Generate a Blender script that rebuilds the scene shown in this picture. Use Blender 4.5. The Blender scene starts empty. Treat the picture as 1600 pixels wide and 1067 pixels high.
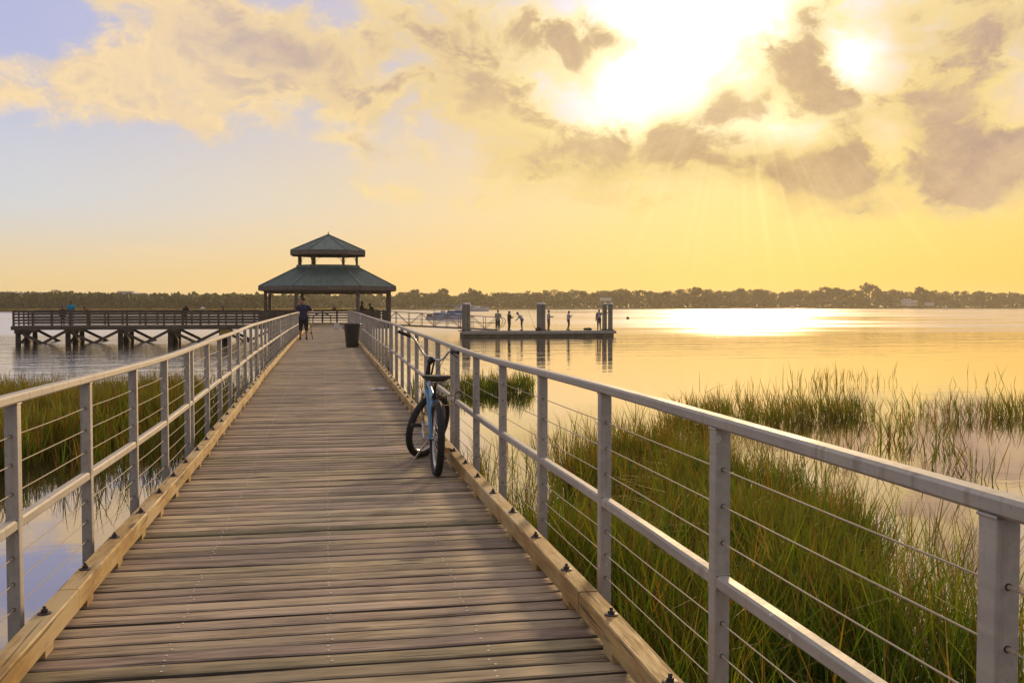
import bpy, bmesh, math, random
import numpy as np
from mathutils import Vector, Matrix, Quaternion, Euler

rnd = random.Random(7)
nprng = np.random.default_rng(11)
S = bpy.context.scene
COL = S.collection
PI = math.pi

# ------------------------------------------------------------------ camera frame (metres, pier runs along +Y)
F_PX = 1550.0                       # focal length in photo pixels (1600 wide): a 35 mm lens
YAW = math.radians(10.7)            # camera looks this far to the right of the pier
PITCH = math.radians(2.05)
EYE = Vector((0.0, 0.0, 1.5))
WATER_Z = -1.15
SUN_AZ = math.radians(10.7 + 13.6)  # from +Y towards +X
SUN_EL = math.radians(13.0)
SUN_DIR = Vector((math.sin(SUN_AZ)*math.cos(SUN_EL), math.cos(SUN_AZ)*math.cos(SUN_EL), math.sin(SUN_EL)))
FWD = Vector((math.sin(YAW)*math.cos(PITCH), math.cos(YAW)*math.cos(PITCH), -math.sin(PITCH)))
RIGHT = Vector((math.cos(YAW), -math.sin(YAW), 0))
UP = RIGHT.cross(FWD)

def ray(u, v):
    return FWD + RIGHT*((u-800)/F_PX) - UP*((v-533.5)/F_PX)
def on_depth(u, v, d):
    return EYE + ray(u, v)*d
def on_plane(u, v, z=WATER_Z):
    r = ray(u, v)
    return EYE + r*((z-EYE.z)/r.z)
def at_px_y(u, Y):
    """ground point (X) seen at column u for a given world Y"""
    t = (u-800)/F_PX
    s, c = math.sin(YAW), math.cos(YAW)
    return Y*(s+t*c)/(c-t*s)
def on_col(u, d):
    """(x, y) at column u and camera depth d"""
    p = EYE + (Vector((math.sin(YAW), math.cos(YAW), 0)) + RIGHT*((u-800)/F_PX))*d
    return p.x, p.y

# ------------------------------------------------------------------ mesh builder
class MB:
    def __init__(s):
        s.v = []; s.f = []; s.mi = []; s.col = []; s.m = 0; s.c = (0.5, 0.5, 0.5, 1)
    def mat(s, i): s.m = i; return s
    def face(s, idx):
        s.f.append(tuple(idx)); s.mi.append(s.m); s.col.append(s.c)
    def add(s, verts, faces):
        b = len(s.v); s.v.extend([tuple(p) for p in verts])
        for f in faces: s.face([b+i for i in f])
    def box(s, c, size, M=None):
        x, y, z = size[0]/2, size[1]/2, size[2]/2
        vs = [Vector((sx*x, sy*y, sz*z)) for sz in (-1, 1) for sy in (-1, 1) for sx in (-1, 1)]
        if M is not None: vs = [M @ p for p in vs]
        vs = [p+Vector(c) for p in vs]
        s.add(vs, [(0, 2, 3, 1), (4, 5, 7, 6), (0, 1, 5, 4), (2, 6, 7, 3), (0, 4, 6, 2), (1, 3, 7, 5)])
        return s
    def bar(s, a, b, w, h, up=(0, 0, 1)):
        """box beam from a to b: w sideways, h along up"""
        a = Vector(a); b = Vector(b); d = (b-a); L = d.length; d.normalize()
        side = d.cross(Vector(up))
        if side.length < 1e-5: side = d.cross(Vector((0, 1, 0)))
        side.normalize(); u = side.cross(d)
        vs = []
        for p in (a, b):
            for sx, su in ((-1, -1), (1, -1), (1, 1), (-1, 1)):
                vs.append(p+side*(sx*w/2)+u*(su*h/2))
        s.add(vs, [(3, 2, 1, 0), (4, 5, 6, 7), (0, 1, 5, 4), (1, 2, 6, 5), (2, 3, 7, 6), (3, 0, 4, 7)])
        return s
    def tube(s, pts, r, n=8, caps=True, closed=False, flat=1.0):
        pts = [Vector(p) for p in pts]; k = len(pts)
        rr = r if isinstance(r, (list, tuple)) else [r]*k
        rings = []; prev = None
        for i, p in enumerate(pts):
            if closed: t = pts[(i+1) % k]-pts[i-1]
            elif i == 0: t = pts[1]-pts[0]
            elif i == k-1: t = pts[-1]-pts[-2]
            else: t = (pts[i+1]-p).normalized()+(p-pts[i-1]).normalized()
            if t.length < 1e-9: t = Vector((0, 0, 1))
            t.normalize()
            if prev is None:
                a = Vector((0, 0, 1)) if abs(t.z) < 0.9 else Vector((1, 0, 0))
                nx = t.cross(a).normalized()
            else:
                nx = prev - t*prev.dot(t)
                if nx.length < 1e-6: nx = t.orthogonal()
                nx.normalize()
            prev = nx; ny = t.cross(nx)
            rings.append([p+(nx*math.cos(2*PI*j/n)+ny*math.sin(2*PI*j/n)*flat)*rr[i] for j in range(n)])
        b = len(s.v)
        for R in rings: s.v.extend([tuple(q) for q in R])
        for i in range(k if closed else k-1):
            i2 = (i+1) % k
            for j in range(n):
                s.face((b+i*n+j, b+i*n+(j+1) % n, b+i2*n+(j+1) % n, b+i2*n+j))
        if caps and not closed:
            s.face([b+j for j in range(n)][::-1]); s.face([b+(k-1)*n+j for j in range(n)])
        return s
    def capsule(s, a, b, ra, rb, n=10):
        a = Vector(a); b = Vector(b); d = b-a
        if d.length < 1e-6: d = Vector((0, 0, 1e-4))
        d.normalize()
        P = []; R = []
        for t in (-0.98, -0.8, -0.45, 0): P.append(a+d*(t*ra)); R.append(ra*math.sqrt(max(0, 1-t*t))+1e-4)
        for t in (0, 0.45, 0.8, 0.98): P.append(b+d*(t*rb)); R.append(rb*math.sqrt(max(0, 1-t*t))+1e-4)
        if (b-a).length < 2e-4: P = [p+d*1e-4*i for i, p in enumerate(P)]
        return s.tube(P, R, n)
    def ellipsoid(s, c, r, nu=12, nv=8, M=None):
        c = Vector(c); b = len(s.v)
        for i in range(nv+1):
            th = PI*i/nv
            for j in range(nu):
                ph = 2*PI*j/nu
                p = Vector((r[0]*math.sin(th)*math.cos(ph), r[1]*math.sin(th)*math.sin(ph), r[2]*math.cos(th)))
                if M is not None: p = M @ p
                s.v.append(tuple(c+p))
        for i in range(nv):
            for j in range(nu):
                s.face((b+i*nu+j, b+(i+1)*nu+j, b+(i+1)*nu+(j+1) % nu, b+i*nu+(j+1) % nu))
        return s
    def lathe(s, prof, c=(0, 0, 0), n=24, cap=True):
        b = len(s.v); k = len(prof); c = Vector(c)
        for r, z in prof:
            for j in range(n):
                a = 2*PI*j/n; s.v.append((c.x+r*math.cos(a), c.y+r*math.sin(a), c.z+z))
        for i in range(k-1):
            for j in range(n):
                s.face((b+i*n+j, b+i*n+(j+1) % n, b+(i+1)*n+(j+1) % n, b+(i+1)*n+j))
        if cap:
            s.face([b+j for j in range(n)][::-1]); s.face([b+(k-1)*n+j for j in range(n)])
        return s
    def prism(s, poly, z0, z1):
        n = len(poly); b = len(s.v)
        s.v.extend([(p[0], p[1], z0) for p in poly]); s.v.extend([(p[0], p[1], z1) for p in poly])
        s.face(list(range(b, b+n))[::-1]); s.face(list(range(b+n, b+2*n)))
        for i in range(n):
            j = (i+1) % n; s.face((b+i, b+j, b+n+j, b+n+i))
        return s
    def mesh(s, name, mats, smooth=False, bevel=0, seg=2, col=False, xf=None):
        me = bpy.data.meshes.new(name)
        vs = s.v if xf is None else [tuple(xf @ Vector(p)) for p in s.v]
        me.from_pydata(vs, [], s.f)
        for m in (mats if isinstance(mats, (list, tuple)) else [mats]): me.materials.append(m)
        me.polygons.foreach_set('material_index', s.mi)
        if col:
            at = me.attributes.new('tint', 'FLOAT_COLOR', 'FACE')
            at.data.foreach_set('color', np.array(s.col, dtype=np.float32).ravel())
        me.update()
        if bevel:
            bm = bmesh.new(); bm.from_mesh(me)
            bmesh.ops.remove_doubles(bm, verts=bm.verts, dist=1e-5)
            es = [e for e in bm.edges if len(e.link_faces) == 2 and e.calc_face_angle(0) > 0.5]
            bmesh.ops.bevel(bm, geom=es, offset=bevel, segments=seg, affect='EDGES', profile=0.6, clamp_overlap=True)
            bm.to_mesh(me); bm.free()
        if smooth:
            me.polygons.foreach_set('use_smooth', [True]*len(me.polygons))
            try: me.set_sharp_from_angle(angle=math.radians(smooth if smooth is not True else 40))
            except Exception: pass
        me.update()
        return me
    def build(s, name, mats, parent=None, **k):
        loc = k.pop('loc', None)
        return link(name, s.mesh(name, mats, **k), parent, loc)

def link(name, me, parent=None, loc=None):
    o = bpy.data.objects.new(name, me); COL.objects.link(o)
    if parent is not None: o.parent = parent
    if loc is not None: o.location = loc
    return o
def dup(o, parent=None, loc=None, rot=None):
    c = o.copy(); COL.objects.link(c)
    if parent is not None: c.parent = parent
    if loc is not None: c.location = loc
    if rot is not None: c.rotation_euler = rot
    return c
def copy_tree(o, parent=None):
    c = dup(o, parent)
    for ch in list(o.children): copy_tree(ch, c)
    return c
def tag(o, label=None, cat=None, group=None, kind=None):
    if label: o['label'] = label
    if cat: o['category'] = cat
    if group: o['group'] = group
    if kind: o['kind'] = kind
    return o
def thing(name, label, cat, loc=(0, 0, 0), rz=0.0, group=None):
    o = bpy.data.objects.new(name, None); COL.objects.link(o); o.empty_display_size = 0.2
    o.location = loc; o.rotation_euler = (0, 0, rz)
    return tag(o, label, cat, group)
def smoothpts(pts, sub=6):
    """Catmull-Rom through pts"""
    P = [Vector(p) for p in pts]; out = []
    for i in range(len(P)-1):
        p0 = P[max(i-1, 0)]; p1 = P[i]; p2 = P[i+1]; p3 = P[min(i+2, len(P)-1)]
        for k in range(sub):
            t = k/sub
            out.append(0.5*((2*p1)+(p2-p0)*t+(2*p0-5*p1+4*p2-p3)*t*t+(3*p1-p0-3*p2+p3)*t**3))
    out.append(P[-1]); return out
def lerp_table(T, x):
    if x <= T[0][0]: return T[0][1]
    for (a, fa), (b, fb) in zip(T, T[1:]):
        if x <= b:
            t = (x-a)/(b-a); t = t*t*(3-2*t)
            return fa+(fb-fa)*t
    return T[-1][1]

# ------------------------------------------------------------------ shader graph helper
class G:
    def __init__(s, nt): s.nt = nt
    def n(s, t, **k):
        nd = s.nt.nodes.new(t)
        for a, b in k.items(): setattr(nd, a, b)
        return nd
    def put(s, sock, val):
        if isinstance(val, E): s.nt.links.new(val.s, sock)
        elif val is not None:
            if isinstance(val, (tuple, list)) and len(val) == 3 and sock.type == 'RGBA': val = (*val, 1)
            sock.default_value = val
    def m(s, op, *a, clamp=False):
        nd = s.n('ShaderNodeMath', operation=op); nd.use_clamp = clamp
        for i, x in enumerate(a): s.put(nd.inputs[i], x)
        return E(s, nd.outputs[0])
    def vm(s, op, a, b=None, scale=None):
        nd = s.n('ShaderNodeVectorMath', operation=op)
        s.put(nd.inputs[0], a)
        if b is not None: s.put(nd.inputs[1], b)
        if scale is not None: s.put(nd.inputs['Scale'], scale)
        return E(s, nd.outputs['Value' if op in ('DOT_PRODUCT', 'LENGTH', 'DISTANCE') else 'Vector'])
    def sep(s, v):
        nd = s.n('ShaderNodeSeparateXYZ'); s.put(nd.inputs[0], v); return [E(s, o) for o in nd.outputs]
    def comb(s, x, y, z):
        nd = s.n('ShaderNodeCombineXYZ')
        for i, a in enumerate((x, y, z)): s.put(nd.inputs[i], a)
        return E(s, nd.outputs[0])
    def ss(s, x, a, b, lo=0.0, hi=1.0, mode='SMOOTHSTEP'):
        nd = s.n('ShaderNodeMapRange', interpolation_type=mode); nd.clamp = True
        s.put(nd.inputs[0], x); s.put(nd.inputs[1], a); s.put(nd.inputs[2], b); s.put(nd.inputs[3], lo); s.put(nd.inputs[4], hi)
        return E(s, nd.outputs[0])
    def mix(s, f, a, b, blend='MIX'):
        nd = s.n('ShaderNodeMix', data_type='RGBA', blend_type=blend)
        s.put(nd.inputs[0], f); s.put(nd.inputs[6], a); s.put(nd.inputs[7], b)
        return E(s, nd.outputs[2])
    def noise(s, v, scale=5.0, detail=4.0, rough=0.5, dist=0.0, lac=2.0):
        nd = s.n('ShaderNodeTexNoise')
        s.put(nd.inputs['Vector'], v); s.put(nd.inputs['Scale'], scale); s.put(nd.inputs['Detail'], detail)
        s.put(nd.inputs['Roughness'], rough); s.put(nd.inputs['Distortion'], dist); s.put(nd.inputs['Lacunarity'], lac)
        return E(s, nd.outputs['Fac'])
    def vor(s, v, scale=5.0, feature='F1'):
        nd = s.n('ShaderNodeTexVoronoi', feature=feature)
        s.put(nd.inputs['Vector'], v); s.put(nd.inputs['Scale'], scale)
        return E(s, nd.outputs['Distance'])
    def ramp(s, f, stops):
        nd = s.n('ShaderNodeValToRGB'); s.put(nd.inputs[0], f)
        el = nd.color_ramp.elements
        while len(el) < len(stops): el.new(0.5)
        for e, (p, c) in zip(el, stops): e.position = p; e.color = (*c, 1)
        return E(s, nd.outputs[0])
    def bump(s, h, strength=0.3, dist=0.01):
        nd = s.n('ShaderNodeBump'); s.put(nd.inputs['Height'], h); s.put(nd.inputs['Strength'], strength); s.put(nd.inputs['Distance'], dist)
        return E(s, nd.outputs[0])
    def attr(s, name):
        nd = s.n('ShaderNodeAttribute'); nd.attribute_name = name
        return E(s, nd.outputs['Color'])
    def pos(s): return E(s, s.n('ShaderNodeNewGeometry').outputs['Position'])
    def obj(s): return E(s, s.n('ShaderNodeTexCoord').outputs['Object'])
    def orand(s): return E(s, s.n('ShaderNodeObjectInfo').outputs['Random'])
class E:
    def __init__(s, g, sock): s.g = g; s.s = sock
    def __add__(s, o): return s.g.m('ADD', s, o)
    __radd__ = __add__
    def __mul__(s, o): return s.g.m('MULTIPLY', s, o)
    __rmul__ = __mul__
    def __sub__(s, o): return s.g.m('SUBTRACT', s, o)
    def __rsub__(s, o): return s.g.m('SUBTRACT', o, s)
    def __truediv__(s, o): return s.g.m('DIVIDE', s, o)

def srgb(r, g, b):
    f = lambda x: (x/255/12.92) if x/255 <= 0.04045 else ((x/255+0.055)/1.055)**2.4
    return (f(r), f(g), f(b))

def material(name, fn=None, color=None, rough=0.6, metal=0.0, spec=0.5):
    m = bpy.data.materials.new(name); m.use_nodes = True
    nt = m.node_tree; b = nt.nodes['Principled BSDF']; g = G(nt)
    b.inputs['Roughness'].default_value = rough; b.inputs['Metallic'].default_value = metal
    b.inputs['Specular IOR Level'].default_value = spec
    if color is not None: b.inputs['Base Color'].default_value = (*color, 1)
    if fn: fn(g, b)
    return m
def speckled(name, color, var=0.25, scale=8.0, rough=0.6, metal=0.0, bump=0.1, spec=0.5):
    """a paint, cloth or metal whose tone wanders a little, with fine relief"""
    def fn(g, b):
        p = g.obj()
        n1 = g.noise(p, scale, 5, 0.6); n2 = g.noise(p, scale*9, 3, 0.6)
        lo = tuple(c*(1-var) for c in color); hi = tuple(min(1, c*(1+var)) for c in color)
        g.put(b.inputs['Base Color'], g.mix(g.ss(n1*0.7+n2*0.3, 0.3, 0.7), lo, hi))
        g.put(b.inputs['Roughness'], g.ss(n2, 0.3, 0.7, rough*0.85, min(1, rough*1.15)))
        if bump: g.put(b.inputs['Normal'], g.bump(n2, bump, 0.004))
    return material(name, fn, color, rough, metal, spec)
EXPOSURE = 0.0
SUN_E = 3.0
SUN_ANG = 5.5
SKY_GAIN = 1.0
BACK_SKY = (0.40, 0.37, 0.39)
HAZE = 0.0002
# ------------------------------------------------------------------ render settings, camera, sun
S.render.engine = 'CYCLES'
S.cycles.use_denoising = True
S.cycles.max_bounces = 8; S.cycles.diffuse_bounces = 2; S.cycles.glossy_bounces = 3
S.cycles.transmission_bounces = 4; S.cycles.transparent_max_bounces = 6; S.cycles.volume_bounces = 0
S.cycles.sample_clamp_indirect = 6.0
S.cycles.caustics_reflective = False; S.cycles.caustics_refractive = False
S.view_settings.view_transform = 'Standard'; S.view_settings.look = 'None'
S.view_settings.gamma = 1.0; S.view_settings.exposure = EXPOSURE
cam = bpy.data.objects.new('camera', bpy.data.cameras.new('camera')); COL.objects.link(cam)
cam.data.sensor_width = 36.0; cam.data.lens = 36.0*F_PX/1600
cam.data.clip_start = 0.05; cam.data.clip_end = 20000
cam.location = EYE
cam.rotation_euler = (PI/2-PITCH, 0, -YAW)
S.camera = cam

sun = bpy.data.objects.new('sun', bpy.data.lights.new('sun', 'SUN')); COL.objects.link(sun)
sun.data.energy = SUN_E; sun.data.angle = math.radians(SUN_ANG); sun.data.color = (1.0, 0.69, 0.34)
sun.rotation_euler = SUN_DIR.to_track_quat('Z', 'Y').to_euler()

# ------------------------------------------------------------------ sky: Nishita air, evening colours, cloud fields, all by direction
W = bpy.data.worlds.new('World'); S.world = W; W.use_nodes = True
g = G(W.node_tree); W.node_tree.nodes.clear()
W.cycles.sampling_method = 'MANUAL'; W.cycles.sample_map_resolution = 512
d = g.vm('NORMALIZE', E(g, g.n('ShaderNodeTexCoord').outputs['Generated']))
dx, dy, dz = g.sep(d)
az = g.m('ARCTAN2', dx, dy)*(180/PI) - math.degrees(YAW)      # degrees right of the view
el = g.m('ARCSINE', dz)*(180/PI)

def azel(x, y):
    a = math.atan((x-800)/F_PX)
    return math.degrees(a), math.degrees(math.atan((478-y)*math.cos(a)/F_PX))
K = 180/PI/F_PX
def blob_sum(vec, L, nsum=1):
    """sum of soft elliptical patches of sky; each is centred where photo pixel (x, y) looks: (x, y, rx, ry, tilt, amp, amp2...)"""
    tot = [0.0]*nsum
    for x, y, rx, ry, tilt, *amps in L:
        a0, e0 = azel(x, y)
        mp = g.n('ShaderNodeMapping', vector_type='TEXTURE')
        g.put(mp.inputs['Vector'], vec); mp.inputs['Location'].default_value = (a0, e0, 0)
        mp.inputs['Rotation'].default_value = (0, 0, tilt); mp.inputs['Scale'].default_value = (rx*K, ry*K, 1)
        q = g.vm('DOT_PRODUCT', E(g, mp.outputs[0]), E(g, mp.outputs[0]))
        e = g.m('POWER', 0.36788, q)
        for i, am in enumerate(amps):
            if am: tot[i] = g.m('MULTIPLY_ADD', e, am, tot[i])
    return tot

# distance to the sun (degrees)
sd = g.m('ARCCOSINE', g.m('MINIMUM', g.vm('DOT_PRODUCT', d, tuple(SUN_DIR)), 1.0))*(180/PI)

# domain-warped fractal noise for the clouds
wn = g.n('ShaderNodeTexNoise'); g.put(wn.inputs['Vector'], d); wn.inputs['Scale'].default_value = 9; wn.inputs['Detail'].default_value = 3
warp = g.vm('SCALE', g.vm('SUBTRACT', E(g, wn.outputs['Color']), (0.5, 0.5, 0.5)), scale=0.07)
dv = g.vm('MULTIPLY', g.vm('ADD', d, warp), (1, 1, 1.55))
wx, wy, wz = g.sep(E(g, wn.outputs['Color']))
n_big = g.noise(dv, 9.5, 7, 0.58)
n_fine = g.noise(dv, 30, 6, 0.68)
off = tuple(c*0.022 for c in (SUN_DIR.x, SUN_DIR.y, SUN_DIR.z*1.55))
n_sun = g.noise(g.vm('ADD', dv, (RIGHT.x*0.012, RIGHT.y*0.012, 0.024)), 9.5, 5, 0.58)
wvec = g.vm('MULTIPLY_ADD', E(g, wn.outputs['Color']), (7.0, 4.0, 0.0))
g.put(wvec.s.node.inputs[2], g.comb(az-3.5, el-2.0, 0.0))
avec = g.comb(az, el, 0.0)
CLOUDS = [  # x, y, rx, ry, tilt, cover, thickness
    (180, 120, 130, 70, -.5, .36, 0), (300, 190, 110, 36, -.35, .32, 0), (30, 160, 90, 34, 0, .34, 0), (80, 105, 60, 26, 0, .22, 0), (330, 70, 190, 60, -.2, .36, .12),
    (470, 108, 150, 60, -.35, .34, .34), (600, 190, 120, 40, -.25, .30, 0), (700, 62, 180, 74, 0, .48, .85), (745, 165, 120, 50, -.2, .30, .22),
    (880, 250, 125, 44, .12, .55, .8), (1085, 240, 84, 58, 0, .54, .9), (1195, 272, 70, 36, 0, .46, .6), (1315, 270, 90, 50, -.2, .55, .85),
    (1222, 98, 92, 42, -.5, .56, .6), (1300, 165, 66, 58, 0, .34, .55), (1490, 185, 120, 80, 0, .42, .8), (1562, 270, 110, 54, 0, .44, .75),
    (1425, 46, 120, 52, 0, .46, .7), (1275, 30, 44, 34, 0, .40, .5), (1590, 50, 70, 60, 0, .34, .5), (880, 60, 60, 50, 0, .18, .35), (1370, 342, 64, 24, 0, .34, .5), (985, 70, 46, 20, 0, .50, .35), (930, 120, 60, 50, 0, .10, 0), (1140, 165, 40, 26, 0, .48, .4), (905, 100, 50, 40, 0, .3, .3),
    (960, 310, 220, 20, 0, .18, 0), (430, 297, 26, 7, 0, .22, 0), (365, 298, 18, 6, 0, .18, 0), (560, 235, 60, 10, 0, .16, 0), (700, 315, 160, 14, 0, .14, 0),
    (1250, 330, 120, 20, 0, .16, 0),
    (60, 40, 110, 38, 0, -.26, 0), (470, 5, 60, 22, 0, -.16, 0), (60, 275, 260, 46, 0, -.24, 0), (330, 280, 260, 46, 0, -.20, 0), (1080, 40, 120, 60, 0, -.16, 0),
    (1330, 95, 46, 40, 0, -.26, 0), (1395, 235, 40, 70, .3, -.24, -.3), (1250, 205, 50, 20, .3, -.2, -.2), (1010, 215, 26, 40, -.4, -.2, -.2), (1570, 120, 60, 30, 0, -.12, -.3), (1040, 175, 50, 30, 0, -.16, 0)]
cover, thick = blob_sum(wvec, CLOUDS, 2)
high = g.ss(el, 3.0, 9.5, -.17, .02)
dens = n_big*1.45+n_fine*0.62+cover*1.05+high
alpha = g.ss(dens, 1.06, 1.44)
core = g.ss(dens, 1.20, 1.78)
T = g.ss(g.m('MULTIPLY', thick, g.m('MULTIPLY_ADD', core, 0.95, 0.25))+core*0.34+(n_fine-0.5)*0.7+(n_big-n_sun)*2.4, 0.14, 1.12)
lit = g.ss((n_big-n_sun)*4.2+(n_fine-0.5)*0.9, -0.28, 0.30)     # which side of the puffs catches light

# clear air
nish = g.n('ShaderNodeTexSky', sky_type='NISHITA'); nish.sun_disc = False
nish.sun_elevation = SUN_EL; nish.sun_rotation = SUN_AZ; nish.air_density = 1.0; nish.dust_density = 2.0
lefty = g.ss(az, -34, 24)                                        # 0 at the left of the view, 1 at the right
hor = g.mix(lefty, srgb(240, 210, 152), srgb(247, 196, 80))
mid = g.mix(lefty, srgb(209, 214, 222), srgb(252, 213, 122))
upr = g.mix(lefty, srgb(178, 186, 226), srgb(214, 208, 214))
air = g.mix(g.ss(el, 0.3, 6.2), hor, mid)
air = g.mix(g.ss(el, 5.0, 14.5), air, upr)
zen = g.mix(g.ss(el, 16, 50), air, (0.72, 0.70, 0.72))
back = g.ss(g.vm('DOT_PRODUCT', d, (math.sin(YAW), math.cos(YAW), 0.0)), -0.25, 0.70)
air = g.mix(back, BACK_SKY, zen)
air = g.mix(0.04, air, g.vm('SCALE', E(g, nish.outputs[0]), scale=0.13))

# light of the veiled sun spread through the cloud gaps
glow, rmask, bank = blob_sum(avec, [(1110, 40, 170, 90, 0, .60), (1000, 150, 150, 60, 0, .34), (1335, 100, 42, 44, 0, .50), (1185, 195, 95, 32, 0, .42),
              (930, 60, 150, 110, 0, .20), (1250, -170, 330, 140, 0, .40), (960, 205, 60, 30, 0, .30), (1230, 300, 300, 110, 0, 0, .55), (260, 385, 420, 34, 0, 0, 0, .35)], 3)
warm = g.m('EXPONENT', sd*sd*(-1/(26.0*26.0)))
air = g.mix(g.m('MULTIPLY', warm, 0.30), air, srgb(251, 199, 96))
air = g.vm('ADD', air, g.vm('SCALE', (0.62, 0.78, 1.0), scale=glow))

# the clouds themselves
near = g.ss(sd, 7, 34, 1.0, 0.0)
shade = g.mix(near, srgb(206, 188, 184), srgb(206, 172, 132))
shade = g.mix(g.ss(az, 15, 28), shade, srgb(192, 162, 150))
shade = g.mix(g.ss(n_fine*0.6+n_sun*0.6, 0.45, 0.78), g.mix(1.0, shade, (0.90, 0.87, 0.84), 'MULTIPLY'), g.mix(0.35, shade, srgb(250, 218, 150)))
bright = g.mix(near, srgb(254, 223, 170), srgb(255, 226, 142))
ccol = g.mix(g.ss(lit, 0, 1, 0.35, 1.0), g.mix(0.5, shade, bright), bright)
ccol = g.mix(T, ccol, shade)
ccol = g.vm('ADD', ccol, g.vm('SCALE', (0.75, 0.80, 0.70), scale=g.m('MULTIPLY', glow, g.ss(T, 0.0, 0.85, 0.85, 0.06))))
ccol = g.mix(g.ss(back, 0.0, 1.0), g.mix(0.5, BACK_SKY, g.mix(T, (0.42, 0.36, 0.34), (0.22, 0.21, 0.26))), ccol)
ccol = g.mix(g.ss(el, 22, 70), ccol, g.mix(T, (0.86, 0.80, 0.74), (0.58, 0.56, 0.58)))
sky = g.mix(g.m('MULTIPLY', alpha, 0.93), air, ccol)
# low bank of faint streaks above the horizon
st = g.noise(g.vm('MULTIPLY', d, (1, 1, 9)), 6, 3, 0.55)
sky = g.mix(g.m('MULTIPLY', g.ss(st, 0.45, 0.7), bank), sky, srgb(250, 220, 170))
# crepuscular rays: faint fans spreading below the sun
rayc = g.m('ARCTAN2', az-math.degrees(SUN_AZ-YAW)+1.0, el-16.0)
rays = g.noise(g.comb(rayc*6.0, 0.0, 0.0), 3.2, 2, 0.5)
sky = g.vm('ADD', sky, g.vm('SCALE', (1.0, 0.86, 0.55), scale=g.m('MULTIPLY', g.ss(rays, 0.48, 0.72, 0.0, 0.14), rmask)))
# below the horizon
sky = g.mix(g.ss(el, -1.5, -0.2), (0.20, 0.17, 0.13), sky)
bg = g.n('ShaderNodeBackground'); g.put(bg.inputs[0], sky); bg.inputs[1].default_value = SKY_GAIN
out = g.n('ShaderNodeOutputWorld'); W.node_tree.links.new(bg.outputs[0], out.inputs[0])
# ------------------------------------------------------------------ materials of the walkway
def wood_fn(along, dark, light, fibre=1.0, knots=True, tint=False, rough=0.75, grey=None, blotch=0.35):
    """timber with grain running along an axis: long soft bands, fine fibres, knots, worn patches"""
    def fn(g, b):
        p = g.pos(); x, y, z = g.sep(p)
        if tint:
            tc = g.attr('tint'); tr, tg, tb = g.sep(tc)
        else:
            tr = tg = tb = 0.5
        if along == 'x': a, c = x, y
        else: a, c = y, x
        offs = (tg*53.0) if tint else 0.0
        base = g.comb(a*2.6+offs, (c+z*0.8)*20.0, z*3.0+offs)
        n1 = g.noise(base, 1.5, 5, 0.6, 0.6)
        n2 = g.noise(g.comb(a*4.5+offs, (c+z)*95.0*fibre, z*9.0), 1.0, 4, 0.65, 0.2)
        n3 = g.noise(g.comb(a*0.7+offs, c*2.0, z), 1.7, 4, 0.6)
        f = n1*0.56+n2*0.34+(n3-0.5)*blotch
        col = g.mix(g.ss(f, 0.30, 0.66), dark, light)
        if grey is not None: col = g.mix(g.ss(n3, 0.42, 0.66, 0, 0.75), col, grey)
        if knots:
            kv = g.vor(g.comb(a*1.05+offs, c*5.2+offs, z*2.0), 1.15)
            col = g.mix(g.ss(kv, 0.06, 0.15, 0.85, 0.0), col, tuple(k*0.28 for k in dark))
        cr = g.noise(g.comb(a*1.1+offs, (c+z*0.5)*46.0, z*4), 1.3, 2, 0.5, 0.4)
        crack = g.ss(cr, 0.62, 0.68)
        col = g.mix(g.m('MULTIPLY', crack, 0.75), col, tuple(k*0.25 for k in dark))
        if tint:
            col = g.mix(1.0, col, g.comb(0.50+tr*1.0, 0.50+tr*0.98+(tb-0.5)*0.10, 0.50+tr*0.94-(tb-0.5)*0.20), 'MULTIPLY')
        g.put(b.inputs['Base Color'], col)
        g.put(b.inputs['Roughness'], g.ss(n2, 0.3, 0.7, rough-0.12, min(1, rough+0.15)))
        g.put(b.inputs['Normal'], g.bump(n2*0.6+n1*0.5-crack*0.8, 0.40, 0.005))
    return fn
M_DECK = material('weathered deck boards', wood_fn('x', (0.175, 0.120, 0.075), (0.50, 0.375, 0.265), tint=True, grey=(0.41, 0.31, 0.215), blotch=.25))
M_KERB = material('yellow kerb timber', wood_fn('y', (0.34, 0.20, 0.065), (0.68, 0.46, 0.17), fibre=0.6, grey=(0.50, 0.39, 0.23), blotch=.7))
M_BEAM = material('dark pier beam timber', wood_fn('y', (0.06, 0.045, 0.035), (0.17, 0.13, 0.10)))
M_PILE = speckled('tarred pile', (0.075, 0.062, 0.05), 0.5, 5, 0.85, bump=0.5)
def rail_fn(g, b):
    p = g.pos(); x, y, z = g.sep(p)
    n1 = g.noise(p, 2.6, 6, 0.62); n2 = g.noise(g.comb(x*30, y*1.5, z*30), 1.0, 4, 0.6); n3 = g.noise(p, 60, 3, 0.7)
    col = g.mix(g.ss(n1*0.6+n2*0.4, 0.36, 0.64), (0.42, 0.385, 0.345), (0.57, 0.52, 0.46))
    col = g.mix(g.ss(n3, 0.62, 0.74, 0, 0.5), col, (0.22, 0.19, 0.17))
    st = g.noise(g.comb(x*24, y*24, z*1.6), 1.0, 3, 0.6)
    col = g.mix(g.ss(st+n1*0.5, 0.80, 0.98, 0, 0.45), col, (0.24, 0.19, 0.14))
    dr = g.noise(p, 17, 2, 0.5)
    col = g.mix(g.ss(dr, 0.71, 0.735, 0, 0.8), col, (0.70, 0.68, 0.62))
    g.put(b.inputs['Base Color'], col)
    g.put(b.inputs['Roughness'], g.ss(n1+n3*0.3, 0.4, 0.8, 0.55, 0.72))
    g.put(b.inputs['Normal'], g.bump(n3, 0.06, 0.002))
M_RAIL = material('dull metal rail paint', rail_fn, metal=0.15, spec=0.3)
M_CABLE = material('steel cable', color=(0.44, 0.37, 0.29), rough=0.7, metal=0.0, spec=0.25)
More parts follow.
